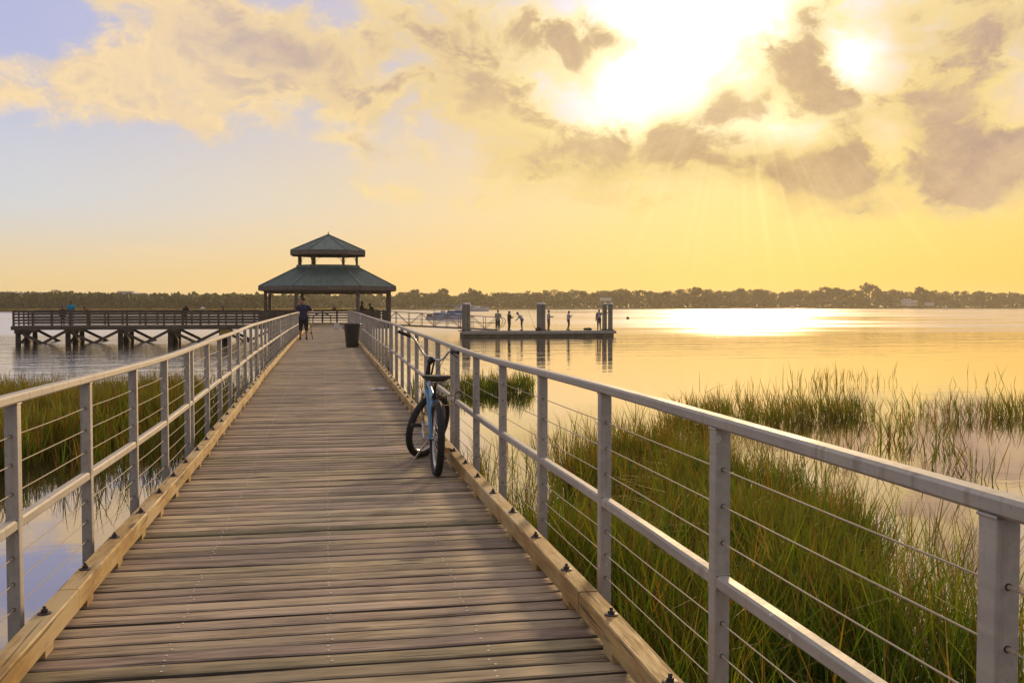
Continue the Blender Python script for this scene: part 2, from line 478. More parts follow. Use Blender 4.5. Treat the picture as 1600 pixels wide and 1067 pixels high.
M_BOLT = speckled('rusted bolt steel', (0.085, 0.07, 0.075), 0.4, 40, 0.6, 0.6, 0.3)
M_NAIL = material('bright nail heads', color=(0.72, 0.68, 0.62), rough=0.35, metal=0.9)
M_BLACK = speckled('matt black rubber', (0.022, 0.021, 0.02), 0.3, 30, 0.7)

# ------------------------------------------------------------------ gentle sag and drift of the walkway
SAG = [(-8, 0), (4, 0), (9.5, -.045), (15, -.01), (22, .045), (50, .10), (80, .08)]
DRIFT = [(-8, 0), (26, 0), (76, .26)]
def cz(y): return lerp_table(SAG, y)
def cx(y): return lerp_table(DRIFT, y)
Y0, Y1 = -5.0, 75.4
END_Y = 76.6

walk = thing('boardwalk', 'long straight wooden boardwalk of weathered cross planks with yellow timber kerbs, leading to the pavilion', 'boardwalk', (0, 0, 0))
# planks: one sheet of boards, each its own width, height and tone
mb = MB(); y = Y0; R2 = random.Random(3)
while y < END_Y:
    w = 0.1305+R2.uniform(-.003, .003); gap = R2.choice((.012, .015, .017, .022))
    zt = cz(y)+R2.uniform(-.0035, .0025); x0 = -1.335+cx(y)+R2.uniform(-.012, .012); x1 = 1.335+cx(y)+R2.uniform(-.012, .012)
    tr = min(1, max(0, R2.gauss(.5, .26))); mb.c = (tr, R2.random(), R2.random(), 1)
    e = .012; cup = R2.uniform(-.002, .003)
    tw = R2.uniform(-.004, .004)
    prof = [(0, -.038), (0, -.014), (e*.45, -.005), (e*1.3, 0), (w*.5, cup), (w-e, 0), (w-e*.4, -.003), (w, -.009), (w, -.038)]
    nx = 6 if y < 16 else 2; vs = []; fs = []
    sk = R2.uniform(-.004, .004)
    for i in range(nx+1):
        t = i/nx; X = x0+(x1-x0)*t
        wav = .0022*math.sin(t*5+R2.random()*6) if 0 < i < nx else 0
        for (py, pz) in prof: vs.append((X, y+py+sk*(t-.5)+wav*.6, zt+pz+tw*(t-.5)+wav))
    k = len(prof)
    for i in range(nx):
        for j in range(k): fs.append((i*k+j, i*k+(j+1) % k, (i+1)*k+(j+1) % k, (i+1)*k+j))
    fs.append(tuple(range(k))[::-1]); fs.append(tuple(nx*k+j for j in range(k)))
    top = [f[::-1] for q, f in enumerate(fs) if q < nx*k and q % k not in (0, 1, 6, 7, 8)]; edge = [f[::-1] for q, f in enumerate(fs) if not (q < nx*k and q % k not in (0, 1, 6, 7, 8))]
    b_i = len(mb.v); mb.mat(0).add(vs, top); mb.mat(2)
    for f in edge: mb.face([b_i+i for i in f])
    if y < 34:
        mb.mat(1)
        for row in (-.68, .015, .69):
            for q in ((.28, .72) if R2.random() < .9 else (.5,)):
                X = row+cx(y)+R2.uniform(-.014, .014); Yn = y+w*q+R2.uniform(-.008, .008); r = .0066
                b0 = [(X+r*math.cos(a), Yn+r*math.sin(a), zt+cup+.0016) for a in [i*PI/3 for i in range(6)]]
                mb.add(b0, [tuple(range(6))])
    y += w+gap
M_EDGE = material('plank edges with painted gap shade', wood_fn('x', (0.035, 0.024, 0.016), (0.13, 0.092, 0.06), knots=False))  # shade of the gaps painted as a darker colour on the plank edges
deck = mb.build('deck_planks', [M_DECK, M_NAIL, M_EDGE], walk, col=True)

# carrying beams, pile bents
for sx in (-1, 1):
    b = MB()
    for a in np.arange(Y0, Y1, 4.0):
        b.bar((sx*1.365+cx(a), a, -.155+cz(a)), (sx*1.365+cx(a+3.99), a+3.99, -.155+cz(a+3.99)), .055, .235)
    b.build('edge_beam', M_BEAM, walk)
b = MB()
for xr in (-.68, .015, .69):
    for a in np.arange(Y0, Y1, 4.0):
        b.bar((xr+cx(a), a, -.175+cz(a)), (xr+cx(a+3.99), a+3.99, -.175+cz(a+3.99)), .07, .23)
b.build('joist', M_BEAM, walk)
capm = MB().bar((-1.6, 0, -.42), (1.6, 0, -.42), .3, .25).mesh('pile_cap', M_BEAM, bevel=.01)
pilem = MB().tube([(0, 0, -3.2), (0, 0, -.5)], [.17, .15], 14).mesh('piling', M_PILE, smooth=True)
for a in np.arange(-2, 74, 5.25):
    link('pile_cap', capm, walk, (cx(a), a, cz(a)))
    for sx in (-1, 1): link('piling', pilem, walk, (sx*1.15+cx(a), a, cz(a)))

# kerbs: bolted timbers on spacer blocks
boltm = MB()
boltm.lathe([(.030, 0), (.030, .005), (.026, .007)], n=18).lathe([(.016, .007), (.016, .020)], n=6).lathe([(.008, .020), (.008, .031), (.006, .034)], n=10)
boltm = boltm.mesh('bolt', M_BOLT, smooth=35)
blockm = MB().box((0, 0, 0), (.088, .135, .05)).mesh('spacer_block', M_KERB, bevel=.004)
Lk = 3.04
for sx in (-1, 1):
    y = -4.6+(.5 if sx < 0 else 0)
    while y < 75.0:
        y1 = min(y+Lk-.006, 75.3)
        n = 10; k = MB(); xi, xo, zb, zt, ch = 1.17, 1.268, .047, .147, .006
        prof = [(xi, zb), (xo, zb), (xo, zt-ch), (xo-ch, zt), (xi+ch, zt), (xi, zt-ch)]
        jx, jz = rnd.uniform(-.006, .006), rnd.uniform(-.003, .004)
        vs = []; fs = []
        for i in range(n+1):
            yy = y+(y1-y)*i/n; t = (2*i/n-1)
            for (px_, pz_) in prof: vs.append((sx*(px_+jx*t)+cx(yy), yy, pz_+cz(yy)+jz))
        m_ = len(prof)
        for i in range(n):
            for j in range(m_): fs.append((i*m_+j, i*m_+(j+1) % m_, (i+1)*m_+(j+1) % m_, (i+1)*m_+j))
        fs.append(tuple(range(m_))[::-1]); fs.append(tuple(n*m_+j for j in range(m_)))
        if sx > 0: pass
        else: fs = [f[::-1] for f in fs]
        k.add(vs, [f[::-1] for f in fs])
        kt = k.build('kerb_timber', M_KERB, walk)
        if y < 46:
            for q in range(4):
                yy = y+.38+q*.76
                if yy > y1-.05: continue
                link('bolt', boltm, kt, (sx*(1.222+rnd.uniform(-.012, .012))+cx(yy), yy+rnd.uniform(-.02, .02), .1465+cz(yy)+jz)).rotation_euler = (0, 0, rnd.random()*3)
                link('spacer_block', blockm, kt, (sx*1.222+cx(yy), yy-.10, .0235+cz(yy)))
        y += Lk
    e = MB()
e.bar((-1.1+cx(76.5), 76.5, .13), (1.15+cx(76.5), 76.5, .13), .1, .1); e.build('kerb_timber', M_KERB, walk, bevel=.006)

# ------------------------------------------------------------------ cable railings
ZT, ZM = 1.045, .447
CAB = (.075, .195, .318, .62, .757, .893)
def post_mesh():
    m = MB()
    m.box((0, 0, (-.34+ZT)/2), (.06, .064, ZT+.34))
    me = m.mesh('post', [M_RAIL, M_BOLT, M_CABLE], bevel=.007, seg=3, smooth=30)
    x = MB()
    for z in CAB:
        for s_ in (-1, 1):
            x.mat(1).tube([(0, s_*.030, z), (0, s_*.0345, z)], .0085, 10)
            x.mat(2).tube([(0, s_*.033, z), (0, s_*.062, z)], [.0058, .0045], 8)
    x.mat(0).box((-.0, 0, -.30), (.085, .11, .05))
    for s_ in (-1, 1):
        x.tube([(-.026, s_*.034, ZM-.002), (.026, s_*.034, ZM-.002), (.026, s_*.034, ZM+.054), (-.026, s_*.034, ZM+.054)], .0045, 6, closed=True)
    x.tube([(-.030, -.032, ZT-.002), (.030, -.032, ZT-.002), (.030, .032, ZT-.002), (-.030, .032, ZT-.002)], .0045, 6, closed=True)
    bm = bmesh.new(); bm.from_mesh(me)
    t = x.mesh('tmp', [M_RAIL, M_BOLT, M_CABLE], smooth=True); bm.from_mesh(t); bm.to_mesh(me); bm.free()
    return me
PM = post_mesh()
def sect(name, x, z0, z1, ya, yb, w, parent):
    n = max(2, int((yb-ya)/.75)); m = MB(); e = .009
    prof = [(-w/2, z0+e), (-w/2+e, z0), (w/2-e, z0), (w/2, z0+e), (w/2, z1-e), (w/2-e, z1), (-w/2+e, z1), (-w/2, z1-e)]
    k = len(prof); vs = []; fs = []
    for i in range(n+1):
        yy = ya+(yb-ya)*i/n
        for (a, b_) in prof: vs.append((x+a+cx(yy), yy, b_+cz(yy)))
    for i in range(n):
        for j in range(k): fs.append((i*k+j, (i+1)*k+j, (i+1)*k+(j+1) % k, i*k+(j+1) % k))
    fs.append(tuple(range(k))); fs.append(tuple(n*k+j for j in range(k))[::-1])
    m.add(vs, fs)
    return m.build(name, M_RAIL, parent, smooth=30)
for sx, lab in ((-1, 'pale metal cable railing along the left edge of the boardwalk, sunlit inner side'),
                (1, 'pale metal cable railing along the right edge of the boardwalk, bicycle leaning beside it')):
    rl = thing('cable_railing', lab, 'railing', (sx*1.45, 0, 0), group='cable railings along the boardwalk')
    rl.location = (0, 0, 0)
    X = sx*1.45
    breaks = [-5.0+.5+4.75] ; ys = []
    secs = []; a = .5
    edges = [-4.6, .5-.0, 11.0, 21.5, 32.0, 42.5, 53.0, 63.5, 74.8]
    secs = [(-4.15, 11.01), (11.36, 22.0), (22.35, 33.0), (33.35, 44.0), (44.35, 55.0), (55.35, 66.0), (66.35, 75.0)]
    first = [-4.15, -2.63, -1.1, .42, 1.922, 3.485, 5.04, 6.56, 8.09, 9.55, 11.01] if sx > 0 else [-4.15, -2.63, -1.1, .41, 1.93, 3.47, 5.02, 6.49, 8.02, 9.53, 11.05]
    for a, b_ in secs:
        ya = a; yb = b_
        sect('top_rail', X, ZT, ZT+.046, ya-.172, yb+.172, .062, rl)
        sect('mid_rail', X, ZM, ZM+.052, ya-.172, yb+.172, .052, rl)
        n = round((b_-a)/1.52)
        for yy in (first if a < 0 else [a+(b_-a)*i/n for i in range(n+1)]):
            link('post', PM, rl, (X+cx(yy), yy, cz(yy)))
        for zc in CAB:
            sg = rnd.uniform(.001, .006); pts = [(X+cx(yy)+rnd.uniform(-.001, .001), yy, zc+cz(yy)-sg*abs(math.sin((yy-ya)/1.52*PI))) for yy in np.linspace(ya, yb, max(5, int((yb-ya)/.38)+1))]
            MB().tube(pts, .0027, 6).build('cable', M_CABLE, rl, smooth=True)
# ------------------------------------------------------------------ bicycle
M_BLUE = speckled('sky blue frame enamel', (0.085, 0.25, 0.46), 0.12, 12, 0.28, 0.1, 0.02)
M_CHROME = speckled('dull chrome', (0.60, 0.58, 0.60), 0.15, 20, 0.25, 0.9, 0.03)
M_SADDLE = speckled('worn dark saddle vinyl', (0.045, 0.038, 0.03), 0.35, 14, 0.5)
M_ORANGE = material('orange reflector', color=(0.9, 0.28, 0.04), rough=0.2)
M_LOCKC = speckled('dark red lock cable sleeve', (0.07, 0.022, 0.02), 0.2, 20, 0.8, spec=0.1)
bike_base = on_plane(682, 742.5, -.045); byy = bike_base.y+.0
bike = thing('bicycle', 'light blue cruiser bicycle with wide black saddle, standing against the right railing', 'bicycle',
             (bike_base.x, byy+.02, cz(byy)+.0), -math.radians(2.2))
bike.rotation_euler = (0, math.radians(1.5), math.radians(.4))
R_ = .335
def wheel_parts(parent, name):
    hub = thing(name, None, None); hub.parent = parent
    t = MB()
    ring = [(0, R_*.925*math.cos(a), R_*.925*math.sin(a)) for a in [2*PI*i/56 for i in range(56)]]
    t.tube(ring, .033, 12, closed=True)
    nk = 84
    for i in range(nk):                                             # tread knobs, three rows
        a = 2*PI*i/nk
        for off, rr, w in ((-.023, R_*.975, .015), (0, R_*1.015, .018), (.023, R_*.975, .015)):
            aa = a+(PI/nk if off == 0 else 0)
            M = Matrix.Rotation(aa, 3, 'X')
            t.box(M @ Vector((off, rr, 0)), (w, .010, .014), M)
    t.build('tyre', M_BLACK, hub, smooth=35)
    r = MB()
    ri = [(0, R_*.835*math.cos(a), R_*.835*math.sin(a)) for a in [2*PI*i/56 for i in range(56)]]
    r.tube(ri, .0125, 8, closed=True); r.build('rim', M_CHROME, hub, smooth=True)
    s = MB()
    for i in range(36):
        a = 2*PI*i/36; sd_ = .028 if i % 2 else -.028; a2 = a+(.75 if (i//2) % 2 else -.75)
        s.tube([(sd_, .022*math.cos(a2), .022*math.sin(a2)), (0, R_*.83*math.cos(a), R_*.83*math.sin(a))], .0013, 4)
    s.build('spokes', M_CHROME, hub)
    MB().tube([(-.055, 0, 0), (-.03, 0, 0), (-.03, 0, 0), (.03, 0, 0), (.03, 0, 0), (.055, 0, 0)], [.008, .010, .026, .026, .010, .008], 14).build('hub', M_CHROME, hub, smooth=30)
    return hub
rw = wheel_parts(bike, 'rear_wheel'); rw.location = (0, 0, R_)
TILT = math.radians(21); ax = Vector((0, -math.sin(TILT), math.cos(TILT))); fw = Vector((0, math.cos(TILT), math.sin(TILT)))
WB = 1.09
hubF = Vector((0, WB, R_)); foot = hubF - fw*.055                      # the steering axis passes a little behind the hub
def A(t): return foot+ax*t
ht0, ht1, stem = A(.40), A(.53), A(.72)
BB = Vector((0, .45, .285)); seat_top = Vector((0, .23, .825))
st_dir = (seat_top-BB).normalized(); seat_cl = BB+st_dir*.42
f = MB()
f.tube([ht0-ax*.01, ht1+ax*.01], .024, 14)
f.tube(smoothpts([ht0+ax*.03, (0, .66, .52), (0, .53, .36), BB], 5), .021, 12)
f.tube(smoothpts([ht1-ax*.03, (0, .62, .735), (0, .44, .69), seat_cl-st_dir*.03], 5), .018, 12)
f.tube([BB, seat_cl], .020, 12)
f.tube([BB-Vector((.036, 0, 0)), BB+Vector((.036, 0, 0))], .023, 12)
for sx in (-1, 1):
    f.tube(smoothpts([BB+Vector((sx*.03, -.02, 0)), (sx*.052, .30, .29), (sx*.058, 0, R_)], 5), [.012]*10+[.009], 8)
    f.tube(smoothpts([seat_cl+Vector((sx*.018, -.01, -.03)), (sx*.046, .16, .58), (sx*.058, 0, R_)], 5), [.011]*10+[.008], 8)
f.build('frame', M_BLUE, bike, smooth=30)
MB().tube([seat_cl-st_dir*.04, seat_top], .0135, 12).tube([seat_cl, seat_cl+st_dir*.03], .026, 12).build('seat_post', M_BLACK, bike, smooth=30)
sd = MB()                                                             # wide cruiser saddle
secs = [(-.135, .02, .02), (-.12, .125, .035), (-.06, .14, .045), (0, .115, .045), (.06, .065, .04), (.12, .035, .034), (.155, .022, .022)]
n = 16; vs = []; fs = []
for (yy, hw, th) in secs:
    for j in range(n):
        a = 2*PI*j/n; c_, s_ = math.cos(a), math.sin(a)
        zz = th*(.55*s_ if s_ > 0 else .9*s_)-.0006*0 + (.016*(abs(c_)**2) if yy < -.02 else -.004*abs(c_))
        vs.append((hw*math.copysign(abs(c_)**.75, c_), yy, zz))
for i in range(len(secs)-1):
    for j in range(n): fs.append((i*n+j, i*n+(j+1) % n, (i+1)*n+(j+1) % n, (i+1)*n+j))
fs.append(tuple(range(n))[::-1]); fs.append(tuple((len(secs)-1)*n+j for j in range(n)))
sd.add(vs, [f_[::-1] for f_ in fs])
so = sd.build('saddle', M_SADDLE, bike, smooth=60, loc=seat_top+Vector((0, -.02, .055)))
sp = MB()
for sx in (-.065, .065):
    sp.tube([(sx+.017*math.cos(t*.9), -.10+.017*math.sin(t*.9), -.075+t*.0018) for t in range(0, 32)], .004, 6)
    sp.tube([(sx, -.10, -.078), (sx*.3, 0, -.05), (sx*.3, .09, -.02)], .004, 6)
sp.build('saddle_spring', M_CHROME, so, smooth=True)
# crank, chainring, pedals
ck = MB(); ang = math.radians(38); ca = Vector((0, math.cos(ang), math.sin(ang)))
ck.tube([BB-Vector((.075, 0, 0)), BB+Vector((.07, 0, 0))], .010, 10)
pl = BB+Vector((-.078, 0, 0))+ca*.165; pr = BB+Vector((.078, 0, 0))-ca*.165
ck.bar(BB+Vector((-.078, 0, 0))-ca*.015, pl+ca*.012, .026, .014, (1, 0, 0)); ck.bar(BB+Vector((.078, 0, 0))+ca*.015, pr-ca*.012, .026, .014, (1, 0, 0))
cko = ck.build('crank', M_CHROME, bike, bevel=.003)
cr = MB(); ring = [(.052, BB.y+.088*math.cos(a), BB.z+.088*math.sin(a)) for a in [2*PI*i/40 for i in range(40)]]
cr.tube(ring, .006, 6, closed=True)
for i in range(5):
    a = 2*PI*i/5; cr.bar((.052, BB.y, BB.z), (.052, BB.y+.085*math.cos(a), BB.z+.085*math.sin(a)), .016, .004, (1, 0, 0))
cr.build('chainring', M_BOLT, cko)
ch = MB()
for s_ in (1, -1): ch.bar((.053, BB.y, BB.z+s_*.088), (.053, 0, R_+s_*.036), .008, .010)
ch.build('chain', M_BOLT, bike)
for p_, s_ in ((pl, -1), (pr, 1)):
    pd = MB()
    for dy in (-.036, .036): pd.box(p_+Vector((s_*.055, dy, 0)), (.092, .014, .026))
    for dx_ in (.012, .098): pd.box(p_+Vector((s_*dx_, 0, 0)), (.012, .085, .026))
    pd.tube([p_, p_+Vector((s_*.10, 0, 0))], .011, 8)
    po = pd.build('pedal', M_BLACK, bike, bevel=.002)
    if s_ > 0: MB().box(p_+Vector((s_*.055, -.0445, 0)), (.05, .004, .016)).build('reflector', M_ORANGE, po)
MB().tube(smoothpts([BB+Vector((-.03, -.06, -.015)), BB+Vector((-.06, -.02, -.06)), (-.175, .60, -.005+.012)], 4), .0085, 8).build('kickstand', M_CHROME, bike, smooth=True)
# steering group: turned to the right
PHI = -math.radians(43); Q = Matrix.Rotation(PHI, 4, ax)
XF = Matrix.Translation(foot) @ Q @ Matrix.Translation(-foot)
fk = MB(); crown = A(.385)
fk.tube([crown-ax*.01, A(.40)], .02, 10); fk.bar(crown-Vector((.062, 0, 0)), crown+Vector((.062, 0, 0)), .034, .024)
for sx in (-1, 1): fk.tube(smoothpts([crown+Vector((sx*.056, 0, 0)), A(.2)+Vector((sx*.056, 0, 0)), hubF+Vector((sx*.054, 0, 0))], 5), [.016]*6+[.013]*4+[.010], 10)
fk.build('fork', M_CHROME, bike, smooth=30, xf=XF)
fwl = wheel_parts(bike, 'front_wheel'); fwl.matrix_local = XF @ Matrix.Translation(hubF)
hb = MB(); hc = stem+fw*.045+ax*.03
hb2 = MB().tube([A(.53), A(.72)], .0175, 10).bar(A(.715), hc, .036, .05, ax)
for sx in (-1, 1): hb2.tube([A(.56)+Vector((sx*.03, 0, 0))-fw*.0, hc+Vector((sx*.03, 0, 0))], .010, 8)
hb2.build('stem', M_BLACK, bike, smooth=30, xf=XF)
def hp(x, f_, a): return hc+Vector((x, 0, 0))+fw*f_+ax*a
half = [(0, 0, 0), (.05, 0, 0), (.10, 0, .010), (.15, -.005, .055), (.19, -.015, .115), (.235, -.03, .160), (.30, -.055, .185)]
L_ = smoothpts([hp(-x, f_, a) for x, f_, a in half[::-1]]+[hp(x, f_, a) for x, f_, a in half[1:]], 4)
hbo = hb.tube(L_, .0112, 10).build('handlebar', M_CHROME, bike, smooth=True, xf=XF)
MB().tube([hp(-.032, 0, 0), hp(.032, 0, 0)], .018, 10).build('bar_clamp', M_CHROME, hbo, smooth=30, xf=XF)
for sx in (-1, 1):
    g0, g1 = hp(sx*.255, -.037, .168), hp(sx*.37, -.095, .205)
    MB().tube([g0, g0, g1, g1], [.014, .0175, .0165, .014], 12).build('grip', M_BLACK, hbo, smooth=30, xf=XF)
lv0 = hp(.225, -.02, .15)
MB().tube(smoothpts([lv0, lv0-ax*.03+fw*.03, lv0-ax*.06+fw*.035+Vector((.07, 0, 0))], 4), [.009]*5+[.006]*4, 8).build('brake_lever', M_BLACK, hbo, smooth=True, xf=XF)
cb = MB().tube(smoothpts([lv0, hp(.10, .10, .03), A(.50)+fw*.08, crown+fw*.03+Vector((.02, 0, 0))], 6), .003, 6)
cb.build('brake_cable', M_BLACK, bike, smooth=True, xf=XF)
# cable lock looped from the frame round the rail post
py_ = 11.01
lk = thing('cable_lock', 'dark red cable lock looped from the bicycle round the double railing post', 'bicycle lock', (1.40, 10.4, .5))
lp = [(1.02, 9.55, .55), (1.18, 9.9, .50), (1.36, 10.55, .46), (1.42, 10.86, .535), (1.50, 10.99, .545), (1.505, 10.85, .535), (1.40, 10.6, .52), (1.22, 9.95, .60), (1.03, 9.58, .57)]
base = Vector((1.40, 10.4, .5))
MB().tube(smoothpts([Vector(p)-base for p in lp], 6), .007, 8).build('cable', M_LOCKC, lk, smooth=True)
MB().tube([Vector((1.02, 9.53, .555))-base, Vector((1.03, 9.60, .565))-base], .017, 12).build('lock_body', M_BLACK, lk, smooth=30)
# ------------------------------------------------------------------ water, river bed, far land
def water_fn(m):
    nt = m.node_tree; nt.nodes.clear(); g = G(nt)
    p = g.pos(); x, y, z = g.sep(p)
    far = g.ss(y, 18, 110)                                   # sheltered among the reeds, wind-ruffled out in the channel
    wob = g.noise(p, 0.022, 3, 0.5)
    ruff = g.ss(y+(wob-0.5)*70, 66, 112)
    slick = g.noise(g.comb(x*0.014, y*0.035, 0.0), 1.0, 5, 0.6)
    ruff = g.m('MULTIPLY', ruff, g.ss(slick, 0.40, 0.54, 0.25, 1.0))
    sw = g.vm('MULTIPLY', p, (0.55, 1.0, 1.0))
    w1 = g.noise(sw, 1.1, 3, 0.5, 0.4); w2 = g.noise(sw, 4.2, 4, 0.55, 0.5); w3 = g.noise(p, 0.22, 3, 0.5)
    calm = g.noise(p, 0.16, 3, 0.5)
    amp = g.m('MULTIPLY_ADD', far, 0.55, g.ss(calm, 0.45, 0.70, 0.10, 0.30))
    w4 = g.noise(g.comb(x*0.10, y*0.42, 0.0), 1.0, 4, 0.6, 0.3)
    h = (w1*0.6+w2*0.16)*amp+w3*0.25+w4*g.ss(y, 25, 70, 0.0, 2.6)+(w1*1.1+w2*0.30)*g.m('MULTIPLY', g.ss(x, 0.0, -9.0), g.ss(y, 24, 40))
    bn = g.bump(h, 0.50, 0.055)
    gl = g.n('ShaderNodeBsdfGlossy'); gl.distribution = 'GGX'
    gl.inputs['Color'].default_value = (0.93, 0.88, 0.88, 1)
    g.put(gl.inputs['Roughness'], g.m('MULTIPLY_ADD', ruff, 0.185, g.m('MULTIPLY_ADD', far, 0.03, 0.02)))
    g.put(gl.inputs['Normal'], bn)
    df = g.n('ShaderNodeBsdfDiffuse'); df.inputs['Color'].default_value = (0.045, 0.036, 0.024, 1)
    fr = g.n('ShaderNodeFresnel'); fr.inputs['IOR'].default_value = 1.9; g.put(fr.inputs['Normal'], bn)
    fac = g.ss(E(g, fr.outputs[0]), 0.02, 0.62, 0.18, 0.97, 'LINEAR')
    mx = g.n('ShaderNodeMixShader'); g.put(mx.inputs[0], fac)
    nt.links.new(df.outputs[0], mx.inputs[1]); nt.links.new(gl.outputs[0], mx.inputs[2])
    o = g.n('ShaderNodeOutputMaterial'); nt.links.new(mx.outputs[0], o.inputs[0])
M_WATER = bpy.data.materials.new('tidal water'); M_WATER.use_nodes = True; water_fn(M_WATER)
M_MUD = speckled('marsh mud', (0.09, 0.07, 0.05), 0.3, 0.6, 0.9)
M_LAND = speckled('far marsh land', (0.16, 0.12, 0.045), 0.35, 0.05, 0.9)
EXT = 2600
tag(MB().box((0, 0, -2.9), (2*EXT, 2*EXT, .2)).build('river_bed', M_MUD), kind='structure')
w = MB(); w.add([(-EXT, -EXT, WATER_Z), (EXT, -EXT, WATER_Z), (EXT, EXT, WATER_Z), (-EXT, EXT, WATER_Z)], [(0, 1, 2, 3)])
tag(w.build('water', M_WATER), kind='structure')
# far shore: distance of the bank along each line of sight
SHORE = [(-2200, 420), (-600, 430), (0, 455), (420, 480), (470, 560), (640, 680), (1000, 820), (1300, 930), (1600, 980), (2400, 980), (4200, 900)]
def shore_d(u): return lerp_table(SHORE, u)
us = list(range(-2200, 4201, 40))
near = [on_col(u, shore_d(u)) for u in us]; farp = [on_col(u, 2100) for u in us]
lb = MB(); n = len(us)
vs = [(x, y, WATER_Z-.4) for x, y in near]+[(x, y, WATER_Z+.35) for x, y in [on_col(u, shore_d(u)+4) for u in us]]+[(x, y, WATER_Z+.9) for x, y in [on_col(u, shore_d(u)+80) for u in us]]+[(x, y, WATER_Z+4) for x, y in farp]
fs = [(r*n+i, r*n+i+1, (r+1)*n+i+1, (r+1)*n+i) for r in range(3) for i in range(n-1)]
lb.add(vs, fs); tag(lb.build('far_shore_land', M_LAND), kind='structure')

# ------------------------------------------------------------------ reeds: numpy ribbons, every blade its own lean, length and tone
def reed_mat(name, rough=0.55):
    def fn(g, b):
        nt = g.nt
        c = g.attr('tint')
        g.put(b.inputs['Base Color'], c); b.inputs['Roughness'].default_value = rough
        b.inputs['Specular IOR Level'].default_value = 0.25
        tr = g.n('ShaderNodeBsdfTranslucent'); g.put(tr.inputs[0], g.mix(1.0, c, (1.0, 1.0, 0.55), 'MULTIPLY'))
        mx = g.n('ShaderNodeMixShader'); mx.inputs[0].default_value = 0.5
        nt.links.new(b.outputs[0], mx.inputs[1]); nt.links.new(tr.outputs[0], mx.inputs[2])
        nt.links.new(mx.outputs[0], nt.nodes['Material Output'].inputs[0])
    return material(name, fn)
M_REED = reed_mat('marsh reed')
GREEN = np.array([[.125, .215, .014], [.20, .25, .016], [.08, .165, .013], [.31, .235, .022], [.33, .155, .022], [.20, .08, .020]])
def reeds(name, label_kind, xy, hts, leaves, wid, tone, lean=(0.0, 0.0), leanv=.16, seed=1, spread=.55):
    """plants at xy (N,2) with heights hts; each a stem and some leaves, as tapering ribbons of four stations"""
    r = np.random.default_rng(seed); N = len(xy)
    L = leaves+1; M = N*L
    base = np.repeat(np.column_stack([xy, np.full(N, WATER_Z-.12)]), L, axis=0)
    H = np.repeat(hts+.12, L)
    isstem = np.tile(np.arange(L) == 0, N)
    pl = np.repeat(r.normal(0, leanv, (N, 2))+np.array(lean), L, axis=0)       # lean of the plant
    t0 = np.where(isstem, 0, r.uniform(.04, .55, M))                         # where on the stem the blade leaves it
    ln = np.where(isstem, H*.80, H*r.uniform(.50, .92, M))
    az_ = r.uniform(0, 2*np.pi, M); out = np.where(isstem, .04, r.uniform(.10, spread, M))
    droop = np.where(isstem, .05, r.uniform(.0, .7, M)**2)
    bent = (r.random(M) < .05) & ~isstem; out = np.where(bent, r.uniform(.7, 1.3, M), out); droop = np.where(bent, r.uniform(.6, 1.0, M), droop)
    st = base+np.column_stack([pl[:, 0]*H*t0, pl[:, 1]*H*t0, H*t0*.82])
    dirh = np.column_stack([np.cos(az_)*out+pl[:, 0], np.sin(az_)*out+pl[:, 1]])
    K_ = np.array([0, .36, .70, 1.0]); Wt = np.array([.75, 1.0, .68, .06])
    rem = np.minimum(ln, np.maximum(.12, H*1.12-H*t0*.82))
    fa = r.uniform(0, np.pi, M); side = np.column_stack([np.cos(fa), np.sin(fa), np.zeros(M)])
    V = np.zeros((M, 4, 2, 3))
    w_ = wid*np.where(isstem, .8, r.uniform(.7, 1.35, M))
    for k in range(4):
        t = K_[k]
        c = st.copy()
        c[:, 0] += dirh[:, 0]*rem*(t+.55*t*t*droop*2); c[:, 1] += dirh[:, 1]*rem*(t+.55*t*t*droop*2)
        c[:, 2] += rem*(t-.62*t*t*t*droop)
        V[:, k, 0] = c-side*(w_*Wt[k]/2)[:, None]; V[:, k, 1] = c+side*(w_*Wt[k]/2)[:, None]
    verts = V.reshape(-1, 3)
    b0 = (np.arange(M)*8)[:, None]
    quads = np.concatenate([b0+np.array([[2*k, 2*k+1, 2*k+3, 2*k+2]]) for k in range(3)], axis=1).reshape(-1, 4)
    me = bpy.data.meshes.new(name); nf = len(quads)
    me.vertices.add(len(verts)); me.vertices.foreach_set('co', verts.astype(np.float32).ravel())
    me.loops.add(nf*4); me.loops.foreach_set('vertex_index', quads.astype(np.int32).ravel())
    me.polygons.add(nf); me.polygons.foreach_set('loop_start', np.arange(0, nf*4, 4, dtype=np.int32)); me.polygons.foreach_set('loop_total', np.full(nf, 4, dtype=np.int32))
    me.update(calc_edges=True)
    pick = r.choice(len(GREEN), M, p=tone); c = GREEN[pick]*r.uniform(.72, 1.3, (M, 1))
    plant = np.repeat(r.uniform(.75, 1.25, (N, 1)), L, axis=0); c = c*plant
    dead = r.random(M) < .07; c[dead] = np.array([.40, .30, .13])*r.uniform(.6, 1.15, (int(dead.sum()), 1))
    tipc = np.array([.17, .10, .038])
    C = np.ones((M, 3, 4)); 
    for k, f_ in enumerate((0.0, .12, .42)): C[:, k, :3] = c*(1-f_)+tipc*f_
    at = me.attributes.new('tint', 'FLOAT_COLOR', 'FACE'); at.data.foreach_set('color', C.astype(np.float32).ravel())
    me.materials.append(M_REED)
    o = link(name, me); tag(o, label_kind[0], label_kind[1], kind='stuff'); return o
def in_poly(P, poly):
    x, y = P[:, 0], P[:, 1]; ins = np.zeros(len(P), bool); n = len(poly)
    for i in range(n):
        x1, y1 = poly[i]; x2, y2 = poly[(i+1) % n]
        c = ((y1 > y) != (y2 > y)) & (x < (x2-x1)*(y-y1)/(y2-y1+1e-12)+x1); ins ^= c
    return ins
